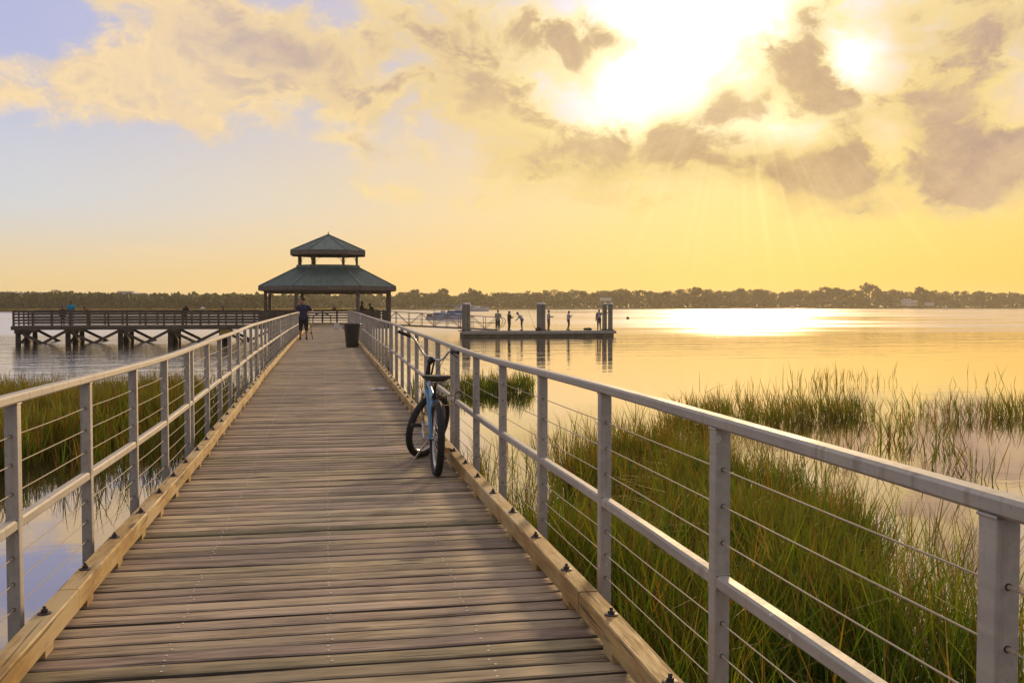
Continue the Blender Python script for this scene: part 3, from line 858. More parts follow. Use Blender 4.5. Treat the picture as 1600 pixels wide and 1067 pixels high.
def vnoise(P, s, seed):
    r = np.random.default_rng(seed); Gd = r.random((64, 64)); q = P/s
    i = np.floor(q).astype(int); f = q-i; f = f*f*(3-2*f)
    a = Gd[i[:, 0] % 64, i[:, 1] % 64]; b = Gd[(i[:, 0]+1) % 64, i[:, 1] % 64]; c = Gd[i[:, 0] % 64, (i[:, 1]+1) % 64]; d_ = Gd[(i[:, 0]+1) % 64, (i[:, 1]+1) % 64]
    return (a*(1-f[:, 0])+b*f[:, 0])*(1-f[:, 1])+(c*(1-f[:, 0])+d_*f[:, 0])*f[:, 1]
def scatter(poly, dens, seed, thr=0.0, ns=1.1, edge=None):
    r = np.random.default_rng(seed); P = np.array(poly); lo, hi = P.min(0), P.max(0)
    n = int((hi-lo).prod()*dens); Q = lo+r.random((n, 2))*(hi-lo)
    Q = Q[in_poly(Q, poly)]
    v = vnoise(Q, ns, seed+5)*.65+vnoise(Q, ns*.35, seed+6)*.35
    keep = r.random(len(Q)) < np.clip((v-thr)*3.0, 0.02, 1)
    return Q[keep], v[keep]
C_ = lambda L: [on_col(u, d_) for u, d_ in L]
TONE_L = [.20, .26, .06, .28, .12, .08]; TONE_N = [.34, .24, .24, .08, .06, .04]; TONE_M = [.22, .24, .14, .18, .14, .08]; TONE_B = [.20, .18, .16, .18, .16, .12]
# big bed right of the walk
poly = C_([(700, 12.2), (770, 13.0), (850, 14.6), (950, 16.6), (1030, 18.2), (1080, 16.0), (1110, 12.4), (1180, 10.4), (1300, 9.3), (1420, 8.3), (1530, 7.4), (1700, 6.6), (2300, 5.2), (2900, 3.0)])
poly += [(1.7, -1.0), (1.62, 3.0), (1.62, 8.0), (1.68, 10.5)]
Q, v = scatter(poly, 210, 21, .36, .95)
near_ = Q[:, 1] < 9.0
h = (.72+.50*v)*nprng.uniform(.70, 1.2, len(Q))
reeds('marsh_grass', ('tall green and brown marsh grass standing in water right of the boardwalk, nearest bed', 'marsh grass'), Q[near_], h[near_]*.92, 5, .0095, TONE_N, (-.02, -.02), .15, 31, .50)
reeds('marsh_grass', ('green marsh grass behind the bicycle railing, thinning to single stalks over bright water', 'marsh grass'), Q[~near_], h[~near_]*.60, 3, .012, TONE_M, (-.03, 0), .13, 32, .36)
# fuller middle of the bed
poly = C_([(1040, 9.5), (1050, 13.6), (1110, 14.2), (1180, 13.2), (1270, 12.0), (1330, 10.6), (1400, 9.0), (1300, 8.4), (1160, 8.6)])
Q, v = scatter(poly, 300, 28, .16, .8)
reeds('marsh_grass', ('thick middle clump of upright green marsh grass right of the boardwalk', 'marsh grass'), Q, (.62+.32*v)*nprng.uniform(.7, 1.15, len(Q)), 4, .0115, TONE_N, (-.03, 0), .12, 40, .36)
# stragglers round its edge
poly = C_([(690, 12.0), (720, 14.5), (860, 17.5), (1000, 21), (1180, 16), (1300, 13), (1600, 10.5), (1700, 7), (1500, 7.8), (1250, 10), (1120, 13), (1000, 18), (850, 15), (760, 13)])
Q, v = scatter(poly, 26, 22, .1, .8)
reeds('marsh_grass', ('sparse stalks standing apart along the outer edge of the near marsh bed', 'marsh grass'), Q, (.5+.4*v), 2, .010, TONE_B, (-.05, 0), .17, 33, .34)
# long band further out to the right
poly = C_([(1030, 19.6), (1060, 24.5), (1150, 25.5), (1300, 25.8), (1450, 25.2), (1600, 24.6), (1900, 23.5), (1900, 21.8), (1600, 22.6), (1420, 23.0), (1300, 22.4), (1180, 21.0), (1100, 19.0)])
Q, v = scatter(poly, 120, 23, .36, .8)
xs = Q[:, 0]
reeds('marsh_grass', ('long low band of reddish brown marsh grass across the bright water at right', 'marsh grass'), Q, (.34+.38*v)*nprng.uniform(.55, 1.3, len(Q)), 2, .012, TONE_B, (-.12, 0), .17, 34, .34)
# small clump between band and near bed, far sprigs
Q = np.concatenate([np.array(on_col(u, d_))+nprng.normal(0, 1, (k, 2))*np.array([s_, s_*.6]) for u, d_, k, s_ in ((1392, 19.6, 46, .30), (1458, 19.3, 26, .35), (1500, 16.4, 22, .28), (1330, 17.4, 24, .5), (1240, 17.5, 26, .7), (1545, 15.0, 10, .25))])
reeds('marsh_grass', ('small isolated tufts of marsh grass between the long band and the near bed', 'marsh grass'), Q, nprng.uniform(.35, .75, len(Q)), 2, .013, TONE_B, (-.05, 0), .2, 35, .4)
Q = np.concatenate([np.array(on_col(u, d_))+nprng.normal(0, 1, (k, 2))*np.array([s_, s_*.6]) for u, d_, k, s_ in ((1325, 34, 60, .85), (1255, 33, 20, .7), (1555, 33, 14, .8), (1215, 29, 30, 1.0))])
reeds('marsh_grass', ('faint far sprigs of grass rising from open golden water', 'marsh grass'), Q, nprng.uniform(.35, .85, len(Q)), 1, .016, TONE_B, (-.05, 0), .16, 36, .3)
# clump seen through the railing just right of the bicycle
poly = C_([(640, 29.5), (690, 31), (760, 31.8), (835, 32), (832, 30.2), (760, 29.4), (700, 28.4), (640, 28)])
Q, v = scatter(poly, 150, 24, .22, .9)
reeds('marsh_grass', ('small bright green grass island seen through the railing just right of the bicycle', 'marsh grass'), Q, (.35+.45*v)*nprng.uniform(.7, 1.2, len(Q)), 2, .018, TONE_N, (0, 0), .13, 37, .3)
# bed left of the walk
poly = C_([(-900, 13), (-900, 24), (-250, 26), (60, 25), (200, 25.5), (300, 26.5), (330, 24), (270, 21), (180, 18.6), (110, 16.8), (20, 15.8), (-120, 15)])
Q, v = scatter(poly, 170, 25, .22, 1.5)
reeds('marsh_grass', ('dense olive green marsh grass bed left of the boardwalk, behind the left railing', 'marsh grass'), Q, (.72+.36*v)*nprng.uniform(.8, 1.1, len(Q)), 3, .014, TONE_L, (0, 0), .11, 38, .30)
poly = C_([(130, 16.5), (200, 18), (280, 20.5), (330, 24), (300, 27), (430, 29), (450, 25), (380, 20.5), (280, 17), (190, 15.3), (60, 14.6)])
Q, v = scatter(poly, 46, 26, .16, .9)
reeds('marsh_grass', ('thin scattered stalks of grass between the left marsh bed and the boardwalk', 'marsh grass'), Q, (.5+.6*v), 2, .012, TONE_B, (0, 0), .15, 39, .3)
# ------------------------------------------------------------------ timber fishing pier across the end of the walk
M_DARK = material('dark weathered pier timber', wood_fn('x', (0.075, 0.060, 0.048), (0.19, 0.155, 0.125), knots=False))
M_DARKV = speckled('dark weathered posts', (0.125, 0.105, 0.095), 0.35, 6, 0.85, bump=0.3)
M_PWOOD = material('pavilion timber', wood_fn('x', (0.13, 0.10, 0.085), (0.26, 0.21, 0.175), knots=False))
TY = 75.5                     # front edge of the pier
DZ = .08
XL = at_px_y(18, TY); XR = at_px_y(608, TY)
XC = cx(76)
pier = thing('fishing_pier', 'long dark timber fishing pier on cross-braced piles, reaching left from the pavilion', 'pier', (0, 0, 0))
b = MB(); r4 = random.Random(5)
x = XL
while x < XR:
    w = .14; b.c = (min(1, max(0, r4.gauss(.42, .2))), r4.random(), r4.random(), 1)
    yb = TY+5.2 if x < XC-5.3 else TY+11.0
    b.box((x+w/2, (TY+yb)/2, DZ-.02), (w-.006, yb-TY, .04)); x += w
M_DECK2 = material('pier planks', wood_fn('y', (0.11, 0.085, 0.07), (0.30, 0.24, 0.20), tint=True, knots=False))
b.build('deck_planks', M_DECK2, pier, col=True)
MB().box(((XL+XR)/2, TY-.03, DZ-.155), (XR-XL, .06, .27)).build('edge_beam', M_DARK, pier)
MB().box(((XL+XC-5.3)/2, TY+5.23, DZ-.155), (XC-5.3-XL, .06, .27)).box((XC, TY+11.03, DZ-.155), (XR-XC+5.3, .06, .27)).build('edge_beam', M_DARK, pier)
MB().box((XR+.03, TY+5.5, DZ-.155), (.06, 11.0, .27)).box((XL-.03, TY+2.6, DZ-.155), (.06, 5.2, .27)).build('edge_beam', M_DARK, pier)
pm = MB().tube([(0, 0, -3.0), (0, 0, -.25)], [.20, .175], 14).mesh('piling', M_PILE, smooth=True)
bents = [at_px_y(u, TY+.5) for u in (28, 106, 188, 266, 346)]; sp_ = bents[-1]-bents[-2]
while bents[-1]+sp_ < XR-.2: bents.append(bents[-1]+sp_)
for i, bx in enumerate(bents):
    ys = (TY+.5, TY+2.6, TY+4.7) if bx < XC-5.4 else (TY+.5, TY+3.8, TY+7.1, TY+10.4)
    for yy in ys: link('piling', pm, pier, (bx, yy, 0))
    MB().box((bx, (ys[0]+ys[-1])/2, -.32), (.30, ys[-1]-ys[0]+.8, .26)).build('pile_cap', M_DARK, pier)
    m = MB(); m.bar((bx+.2, ys[0], -.35), (bx+.2, ys[-1], -1.6), .07, .2); m.bar((bx-.2, ys[0], -1.6), (bx-.2, ys[-1], -.35), .07, .2)
    m.build('cross_brace', M_DARK, pier)
    if i+1 < len(bents):
        bx2 = bents[i+1]
        MB().bar((bx+.1, ys[0]-.2, -.32), (bx2-.2, ys[0]-.2, -2.0), .07, .2).build('diagonal_brace', M_DARK, pier)
        MB().bar((bx2-.1, ys[0]-.28, -.32), (bx+.2, ys[0]-.28, -2.0), .07, .2).build('diagonal_brace', M_DARK, pier)
        MB().bar((bx+.1, ys[-1]+.2, -.32), (bx2-.2, ys[-1]+.2, -2.0), .07, .2).build('diagonal_brace', M_DARK, pier)

def board_rail(name, label, a, b_, step=1.24, gap=None, group='timber railings of the fishing pier'):
    """posts, four boards and a broad sloping cap between two points"""
    a = Vector((*a, DZ)); b_ = Vector((*b_, DZ)); d = b_-a; L = d.length; u = d.normalized(); nrm = Vector((-u.y, u.x, 0))
    t = thing(name, label, 'railing', tuple(a), 0, group)
    n = max(1, round(L/step))
    for i in range(n+1):
        p = u*(L*i/n)
        m = MB(); m.bar(p+Vector((0, 0, -.28)), p+Vector((0, 0, 1.045)), .14, .09, nrm)
        m.build('post', M_DARKV, t, bevel=.006)
    off = nrm*-.065
    for z, hh in ((.18, .10), (.39, .135), (.605, .135), (.82, .135)):
        MB().bar(off+Vector((0, 0, z)), u*L+off+Vector((0, 0, z)), .04, hh).build('rail_board', M_DARK, t)
    MB().bar(off*.5+Vector((0, 0, .985)), u*L+off*.5+Vector((0, 0, .985)), .045, .11).build('rail_board', M_DARK, t)
    MB().bar(Vector((0, 0, 1.065)), u*L+Vector((0, 0, 1.065)), .20, .04).build('rail_cap', M_DARK, t)
    return t
yf, yb = TY+.12, TY+5.05
board_rail('timber_railing', 'dark timber railing along the near side of the fishing pier, left of the boardwalk', (XL+.1, yf), (XC-1.55, yf))
board_rail('timber_railing', 'short dark timber railing right of the boardwalk mouth, under the pavilion', (XC+1.62, yf), (XR-.1, yf))
board_rail('timber_railing', 'dark timber railing on the far side of the left fishing pier arm', (XC-5.3, yb), (XL+.1, yb))
board_rail('timber_railing', 'end railing closing the left tip of the fishing pier', (XL+.1, yb-.1), (XL+.1, yf+.1))
yg = TY+10.85
board_rail('timber_railing', 'dark timber railing behind the pavilion, straight ahead beyond the boardwalk end', (XR-.1, yg), (XC-5.3, yg))
board_rail('timber_railing', 'dark timber side railing at the right of the pavilion, beside the gangway', (XR-.1, yf+.15), (XR-.1, TY+6.7))
board_rail('timber_railing', 'dark timber side railing behind the left pavilion posts', (XC-5.3, yg-.1), (XC-5.3, yb+.1))

# ------------------------------------------------------------------ eight-sided pavilion
def roof_fn(g, b):
    p = g.obj(); n1 = g.noise(p, 1.6, 5, 0.6); x, y, z = g.sep(p)
    n2 = g.noise(g.comb(x*7, y*7, z*1.4), 1.0, 4, 0.6)
    g.put(b.inputs['Base Color'], g.mix(g.ss(n1*.6+n2*.4, .35, .65), (0.075, 0.115, 0.112), (0.13, 0.18, 0.165)))
    g.put(b.inputs['Roughness'], g.ss(n2, .3, .7, .38, .55))
M_ROOF = material('green grey standing seam metal', roof_fn, metal=0.3)
GY = TY+5.3
gz = thing('pavilion', 'eight-sided open pavilion with a two-tier green grey metal roof at the end of the boardwalk', 'pavilion', (XC+.08, GY, DZ), -math.radians(1.6))
def octo(hw1, hd1, hw2, hd2): return [(hw1, -hd1), (hw2, -hd2), (hw2, hd2), (hw1, hd1), (-hw1, hd1), (-hw2, hd2), (-hw2, -hd2), (-hw1, -hd1)]
def scale8(P, s): return [(x*s, y*s) for x, y in P]
P0 = octo(2.30, 4.75, 4.75, 2.05)
for (x, y) in P0:
    m = MB().box((x, y, 1.3), (.24, .24, 2.7)); m.build('post', M_PWOOD, gz, bevel=.012)
    MB().box((x, y, .06), (.32, .32, .16)).build('post_base', M_PWOOD, gz, bevel=.01)
def roof(P, z0, Q_, z1, fascia, name, nrib):
    """panels from eave ring P at z0 up to ring Q_ (or apex) at z1, with raised seams, plus fascia and soffit"""
    m = MB(); n = 8
    for i in range(n):
        a = Vector((*P[i], z0)); b_ = Vector((*P[(i+1) % n], z0)); c = Vector((*Q_[(i+1) % n], z1)); d = Vector((*Q_[i], z1))
        nn = (b_-a).cross(d-a).normalized()
        if nn.z < 0: nn = -nn
        th = nn*-.05
        if (c-d).length < .02:
            m.add([a, b_, d, a+th, b_+th, d+th], [(0, 1, 2), (5, 4, 3), (0, 3, 4, 1)])
        else:
            m.add([a, b_, c, d, a+th, b_+th, c+th, d+th], [(0, 1, 2, 3), (7, 6, 5, 4), (0, 4, 5, 1)])
        e = (b_-a); L = e.length; e.normalize(); up = ((d+c)*.5-(a+b_)*.5); up -= e*up.dot(e); up.normalize()
        ua = (d-a).dot(e); ub = (c-a).dot(e); H = (d-a).dot(up)
        k = int(L/.42)
        for j in range(1, k):
            s_ = L*j/k
            if s_ < ua: h = H*s_/ua
            elif s_ > ub: h = H*(L-s_)/(L-ub)
            else: h = H
            p0 = a+e*s_+nn*.018; m.bar(p0, p0+up*(h-.03), .035, .045, nn)
        m.bar(a+nn*.02, d+nn*.02, .11, .06, nn)
    ro = m.build(name, M_ROOF, gz)
    f = MB()
    for i in range(n):
        a = Vector((*P[i], z0)); b_ = Vector((*P[(i+1) % n], z0)); e = (b_-a).normalized()
        f.bar(a-e*.02+Vector((0, 0, -fascia/2-.03)), b_+e*.02+Vector((0, 0, -fascia/2-.03)), .06, fascia)
    f.build('fascia', M_PWOOD, gz)
    s = MB(); pp = scale8(P, .985); s.add([(x, y, z0-.075) for x, y in pp], [tuple(range(8))[::-1]]); s.build('soffit', M_PWOOD, gz)
    return ro
P1 = scale8(P0, 1.105); P2 = octo(1.24, 2.36, 2.38, 1.14)
roof(P1, 2.93, P2, 4.45, .30, 'lower_roof', 9)
bb = MB()
for i in range(8):
    a = Vector((*P2[i], 4.50)); b_ = Vector((*P2[(i+1) % 8], 4.50)); bb.bar(a, b_, .14, .26)
bb.build('cupola_curb', M_ROOF, gz)
P3 = octo(1.17, 2.22, 2.24, 1.07)
for (x, y) in P3: MB().box((x, y, 5.0), (.17, .17, .85)).build('cupola_post', M_PWOOD, gz, bevel=.01)
br = MB()
for i in range(8):
    a = Vector((*P3[i], 5.42)); b_ = Vector((*P3[(i+1) % 8], 5.42)); e = (b_-a).normalized(); L = (b_-a).length
    for s_, o in ((1, a), (-1, b_)):
        br.tube([o+e*s_*.10+Vector((0, 0, -.50)), o+e*s_*.20+Vector((0, 0, -.20)), o+e*s_*.42+Vector((0, 0, -.06)), o+e*s_*.62+Vector((0, 0, 0))], .016, 6)
br.build('arch_bracket', M_BOLT, gz)
P4 = scale8(P3, 1.28); P5 = [(x*.002, y*.002) for x, y in P4]
roof(P4, 5.76, P5, 7.10, .32, 'upper_roof', 5)
MB().lathe([(.05, 7.05), (.06, 7.12), (.03, 7.18), (.045, 7.24), (.012, 7.34)], n=12).build('finial', M_BOLT, gz, smooth=True)
bm_ = MB()
for i in range(8):
    a = Vector((*P0[i], 2.52)); b_ = Vector((*P0[(i+1) % 8], 2.52)); bm_.bar(a, b_, .12, .22)
bm_.build('ring_beam', M_PWOOD, gz)
# wooden arch in the far railing
ar = thing('ornamental_arch', 'low curved wooden arch standing in front of the railing behind the pavilion', 'arch', (at_px_y(503, yg), yg-.25, DZ))
MB().tube([(-.75*math.cos(t), 0, .38+.42*math.sin(t)) for t in [PI*i/14 for i in range(15)]], .045, 8).bar((-.75, 0, 0), (-.75, 0, .42), .08, .08, (0, 1, 0)).bar((.75, 0, 0), (.75, 0, .42), .08, .08, (0, 1, 0)).build('arch_frame', M_DARK, ar)

# ------------------------------------------------------------------ gangway and floating dock
M_ALU = speckled('grey aluminium', (0.22, 0.20, 0.185), 0.2, 10, 0.5, 0.5, 0.05)
FY = on_plane(722, 527.5).y; FX0 = on_plane(722, 527.5).x
tq = (962-800)/F_PX; FX1 = at_px_y(962, FY); FZ = -.60
gw = thing('gangway', 'sloping metal truss gangway from the pavilion down to the floating dock', 'gangway', (0, 0, 0))
gx0, gx1 = XR+.05, at_px_y(776, FY+1.6); gy0, gy1 = FY+.9, FY+2.1
gz0, gz1 = -.02, FZ+.06; npan = 9
def gp(t, y, h): return Vector((gx0+(gx1-gx0)*t, y, gz0+(gz1-gz0)*t+h))
MB().bar(gp(0, (gy0+gy1)/2, 0), gp(1, (gy0+gy1)/2, 0), gy1-gy0-.1, .05).build('walkway', M_ALU, gw)
for yy in (gy0, gy1):
    m = MB(); m.bar(gp(0, yy, -.02), gp(1, yy, -.02), .07, .13); m.build('bottom_chord', M_ALU, gw)
    m = MB(); m.bar(gp(0, yy, 1.08), gp(1, yy, 1.08), .055, .065); m.build('top_chord', M_ALU, gw)
    m = MB(); m.bar(gp(0, yy, .55), gp(1, yy, .55), .035, .04); m.build('mid_rail', M_ALU, gw)
    m = MB()
    for i in range(npan+1): m.bar(gp(i/npan, yy, .03), gp(i/npan, yy, 1.06), .045, .045, (0, 1, 0))
    for i in range(npan):
        a, b_ = ((.05, 1.05) if i % 2 else (1.05, .05)); m.bar(gp(i/npan, yy, b_), gp((i+1)/npan, yy, a), .035, .045, (0, 1, 0))
    m.build('lattice', M_ALU, gw)
    e0 = gp(1, yy, 1.08)
    MB().tube(smoothpts([e0, e0+Vector((.35, 0, -.03)), e0+Vector((.62, 0, -.22)), e0+Vector((.55, 0, -.62)), e0+Vector((.15, 0, -.95))], 5), .028, 8).build('end_loop', M_ALU, gw, smooth=True)
M_FLOAT = speckled('grey dock planks', (0.46, 0.42, 0.36), 0.2, 3, 0.75, bump=0.2)
M_FENDER = speckled('wet dark float timber', (0.17, 0.145, 0.09), 0.35, 2, 0.7, bump=0.3)
fd = thing('floating_dock', 'low grey floating dock with six tall pilings, people fishing along it', 'dock', ((FX0+FX1)/2, FY, WATER_Z))
Lf = FX1-FX0
MB().box((0, 1.3, FZ-WATER_Z-.04), (Lf, 2.6, .08)).build('dock_deck', M_FLOAT, fd, bevel=.01)
MB().box((0, -.03, FZ-WATER_Z-.17), (Lf+.1, .08, .22)).build('rub_rail', M_FLOAT, fd, bevel=.02)
MB().box((0, 1.3, .12), (Lf-.3, 2.5, .50)).build('float', M_FENDER, fd, bevel=.02)
M_PILEG = speckled('grey timber dock piling', (0.30, 0.27, 0.22), 0.3, 4, 0.85, bump=0.4)
M_CAP = speckled('pale piling cap', (0.46, 0.45, 0.47), 0.1, 5, 0.5)
plm = MB().tube([(0, 0, -1.9), (0, 0, 2.78)], [.215, .20], 18).mesh('piling', M_PILEG, smooth=True)
cpm = MB().lathe([(.225, -.03), (.225, .02), (.20, .06), (.03, .17)], n=18).mesh('piling_cap', M_CAP, smooth=30)
hpm = MB().lathe([(.26, -.05), (.30, -.05), (.30, .05), (.26, .05)], n=18).mesh('pile_hoop', M_BOLT)
for u, dy in ((725.8, .30), (731.0, .75), (842.3, .30), (848.6, .62), (944.6, .62), (953.6, .30)):
    yy = FY+dy; o = link('piling', plm, fd, (at_px_y(u, yy)-(FX0+FX1)/2, dy, 0)); link('piling_cap', cpm, o, (0, 0, 2.78)); link('pile_hoop', hpm, o, (0, 0, FZ-WATER_Z+.04))
cl = MB()
# ------------------------------------------------------------------ people: bodies fused from tapered limbs into one skin
SKIN = {'d': speckled('dark brown skin', (0.10, 0.055, 0.035), 0.1, 20, 0.5, bump=0.02), 'm': speckled('tan skin', (0.36, 0.19, 0.12), 0.1, 20, 0.5, bump=0.02)}
def cloth(name, c): return speckled(name, c, 0.18, 12, 0.9, bump=0.25)
HAIRM = speckled('dark hair', (0.02, 0.014, 0.011), 0.3, 40, 0.6)
HAIRB = speckled('brown hair', (0.07, 0.035, 0.018), 0.3, 40, 0.6)
DG = None
def fuse(mb, name, mat, voxel, parent):
    """one continuous surface from overlapping capsules (voxel remesh, then a light smooth), kept as plain mesh data"""
    me0 = mb.mesh(name+'_raw', mat); o = link(name, me0)
    r = o.modifiers.new('r', 'REMESH'); r.mode = 'VOXEL'; r.voxel_size = voxel; r.use_smooth_shade = True
    s = o.modifiers.new('s', 'SMOOTH'); s.factor = 0.5; s.iterations = 2
    dg = bpy.context.evaluated_depsgraph_get(); dg.update()
    me = bpy.data.meshes.new_from_object(o.evaluated_get(dg))
    o.modifiers.clear(); o.data = me; bpy.data.meshes.remove(me0)
    if not me.materials: me.materials.append(mat)
    if parent is not None: o.parent = parent
    return o
BASE = dict(pel=(0, 0, .95), wai=(0, 0, 1.08), che=(0, .01, 1.28), nek=(0, .0, 1.46), hed=(0, .025, 1.635),
            shl=(-.185, 0, 1.405), shr=(.185, 0, 1.405), ell=(-.235, -.02, 1.12), elr=(.235, -.02, 1.12), wrl=(-.25, .06, .87), wrr=(.25, .06, .87),
            hil=(-.09, 0, .93), hir=(.09, 0, .93), knl=(-.10, .03, .50), knr=(.10, .03, .50), anl=(-.105, -.02, .09), anr=(.105, -.02, .09))
def person(label, loc, rz, pose=None, skin='d', shirt=(.1, .1, .1), pants=(.05, .05, .06), long_legs=True, sleeve='short', hair=HAIRM, hat=None, scale=1.0, fat=1.0, group=None, vest=None, longhair=False):
    J = {k: Vector(v) for k, v in BASE.items()}
    for k, v in (pose or {}).items():
        if k != 'grip': J[k] = Vector(v)
    low = min(J['anl'].z, J['anr'].z)-.09
    p = thing('person', label, 'person', loc, rz, group); p.scale = (scale,)*3
    sk = SKIN[skin]; b = MB(); c = b.capsule
    side = (J['shr']-J['shl']).normalized(); upv = (J['nek']-J['pel']).normalized(); fwd = upv.cross(side).normalized()*1
    hn = (J['hed']-J['nek']).normalized(); hf = side.cross(hn).normalized()*-1
    if hf.dot(fwd) < 0: hf = -hf
    look = Vector(pose['look']).normalized() if pose and 'look' in pose else hf
    look = (look-hn*look.dot(hn)).normalized(); hs = look.cross(hn).normalized()
    f = fat
    c(J['pel'], J['wai'], .135*f, .125*f, 14); c(J['wai'], J['che'], .125*f, .145*f, 14)
    c(J['che']+side*.06, J['che']-side*.06, .125*f, .125*f, 12)
    c(J['che'], J['nek']-upv*.03, .13, .065, 12); c(J['shl'], J['shr'], .068, .068, 12); c(J['nek']-upv*.05, J['hed']-hn*.05, .058, .056, 12)
    for s_ in 'lr':
        c(J['sh'+s_], J['el'+s_], .053, .041); c(J['el'+s_], J['wr'+s_], .040, .027)
        c(J['hi'+s_], J['kn'+s_], .088*f, .056, 12); c(J['kn'+s_], J['kn'+s_]*.62+J['an'+s_]*.38, .054, .056); c(J['kn'+s_]*.62+J['an'+s_]*.38, J['an'+s_], .055, .036)
        c(J['pel'], J['hi'+s_], .12*f, .10*f, 12)
        toe = J['an'+s_]+fwd.copy().xyz*0+Vector((fwd.x, fwd.y, 0)).normalized()*.15-Vector((0, 0, .055)); c(J['an'+s_]-Vector((0, 0, .045)), toe, .042, .032)
        # hand: palm, four fingers of different length, thumb from the side
        w = J['wr'+s_]; hd = (w-J['el'+s_]).normalized(); sg = 1 if s_ == 'r' else -1
        lat = hd.cross(fwd if abs(hd.dot(fwd)) < .9 else upv).normalized(); nrm = hd.cross(lat)
        if pose and 'grip' in pose and s_ in pose['grip']: curl = .9
        else: curl = .35
        pc = w+hd*.055
        for q in (-1, 0, 1): c(w+lat*.012*q, w+hd*.085+lat*.024*q, .017, .014, 8)
        for q, ln in ((-1.5, .062), (-.5, .075), (.5, .080), (1.5, .070)):
            k0 = w+hd*.088+lat*.0165*q; k1 = k0+hd*ln*.5-nrm*ln*.25*curl; k2 = k1+hd*ln*.4*(1-curl*.7)-nrm*ln*.55*curl
            c(k0, k1, .0095, .009, 6); c(k1, k2, .009, .008, 6)
        t0 = w+hd*.03+lat*.028; c(t0, t0+hd*.03+lat*.03-nrm*.01, .012, .011, 6); c(t0+hd*.03+lat*.03-nrm*.01, t0+hd*.062+lat*.032-nrm*.022, .0105, .009, 6)
    # head: skull, jaw, nose, brow, ears
    H = J['hed']; Mh = Matrix((hs, look, hn)).transposed()
    b.ellipsoid(H+hn*.025, (.075, .095, .098), 16, 12, Mh); b.ellipsoid(H+look*.022-hn*.055, (.056, .066, .062), 14, 10, Mh)
    b.ellipsoid(H+look*.098-hn*.018, (.013, .018, .024), 8, 6, Mh); b.ellipsoid(H+look*.083+hn*.022, (.045, .012, .012), 8, 6, Mh)
    b.ellipsoid(H+look*.080-hn*.066, (.024, .012, .012), 8, 6, Mh)
    for s_ in (-1, 1): b.ellipsoid(H+hs*.076*s_-look*.01, (.012, .022, .032), 8, 6, Mh)
    fuse(b, 'body', sk, .0125, p)
    e = MB()
    for s_ in (-1, 1): e.ellipsoid(H+hs*.031*s_+look*.083+hn*.004, (.011, .007, .007), 8, 6, Mh)
    e.build('eyes', HAIRM, p)
    sh = MB(); c = sh.capsule; g_ = .016
    c(J['pel']-upv*.02, J['wai'], .142*f+g_, .132*f+g_, 14); c(J['wai'], J['che'], .130*f+g_, .148*f+g_, 14)
    c(J['che']+side*.06, J['che']-side*.06, .127*f+g_, .127*f+g_, 12); c(J['che'], J['nek']-upv*.05, .135+g_, .062+g_, 12); c(J['shl'], J['shr'], .066+g_, .066+g_, 12)
    for s_ in 'lr':
        if sleeve == 'none': continue
        m_ = J['el'+s_] if sleeve == 'long' else J['sh'+s_]*.35+J['el'+s_]*.65
        c(J['sh'+s_], m_, .060+g_, .050+g_)
        if sleeve == 'long': c(J['el'+s_], J['el'+s_]*.12+J['wr'+s_]*.88, .046+g_, .034+g_)
    fuse(sh, 'shirt', cloth('shirt cloth', shirt), .016, p)
    if vest:
        v = MB(); bk = -fwd
        for q in (-.05, .05): v.capsule(J['che']+bk*.125+side*q-upv*.16, J['che']+bk*.125+side*q+upv*.06, .075, .07, 10)
        fuse(v, 'backpack', cloth('pale backpack cloth', vest), .016, p)
    tr = MB(); c = tr.capsule
    c(J['pel']-upv*.01, J['wai']-upv*.05, .145*f+.012, .137*f+.008, 14)
    for s_ in 'lr':
        c(J['pel'], J['hi'+s_], .13*f, .11*f, 12); c(J['hi'+s_], J['kn'+s_]+Vector((0, 0, .0)), .098*f+.008, .074+.008, 12)
        if long_legs: c(J['kn'+s_], J['an'+s_]+Vector((0, 0, .02)), .070, .058)
        else: c(J['kn'+s_], J['kn'+s_]*.82+J['an'+s_]*.18, .078, .080)
    fuse(tr, 'trousers' if long_legs else 'shorts', cloth('trouser cloth', pants), .016, p)
    for s_ in 'lr':
        f2 = Vector((fwd.x, fwd.y, 0)).normalized(); a = J['an'+s_]
        q = MB(); q.capsule(a-Vector((0, 0, .045))-f2*.045, a+f2*.17-Vector((0, 0, .052)), .047, .037, 10).capsule(a-Vector((0, 0, .03)), a+Vector((0, 0, .015)), .046, .045, 10)
        fuse(q, 'shoe', M_BLACK, .012, p)
    h = MB()
    h.ellipsoid(H+hn*.040-look*.012, (.083, .098, .094), 16, 12, Mh)
    if longhair: h.ellipsoid(H-look*.05-hn*.09, (.075, .05, .13), 12, 10, Mh)
    ho = h.build('hair', hair, p, smooth=True)
    if hat:
        k = MB(); k.ellipsoid(H+hn*.072-look*.004, (.092, .106, .078), 18, 10, Mh)
        k.ellipsoid(H+hn*.062+look*.125, (.072, .075, .010), 14, 6, Mh)
        k.build('cap', cloth('cap cloth', hat), p, smooth=True)
    return p
def facing(dx, dy): return math.atan2(-dx, dy)
GP = 'people fishing from the floating dock'
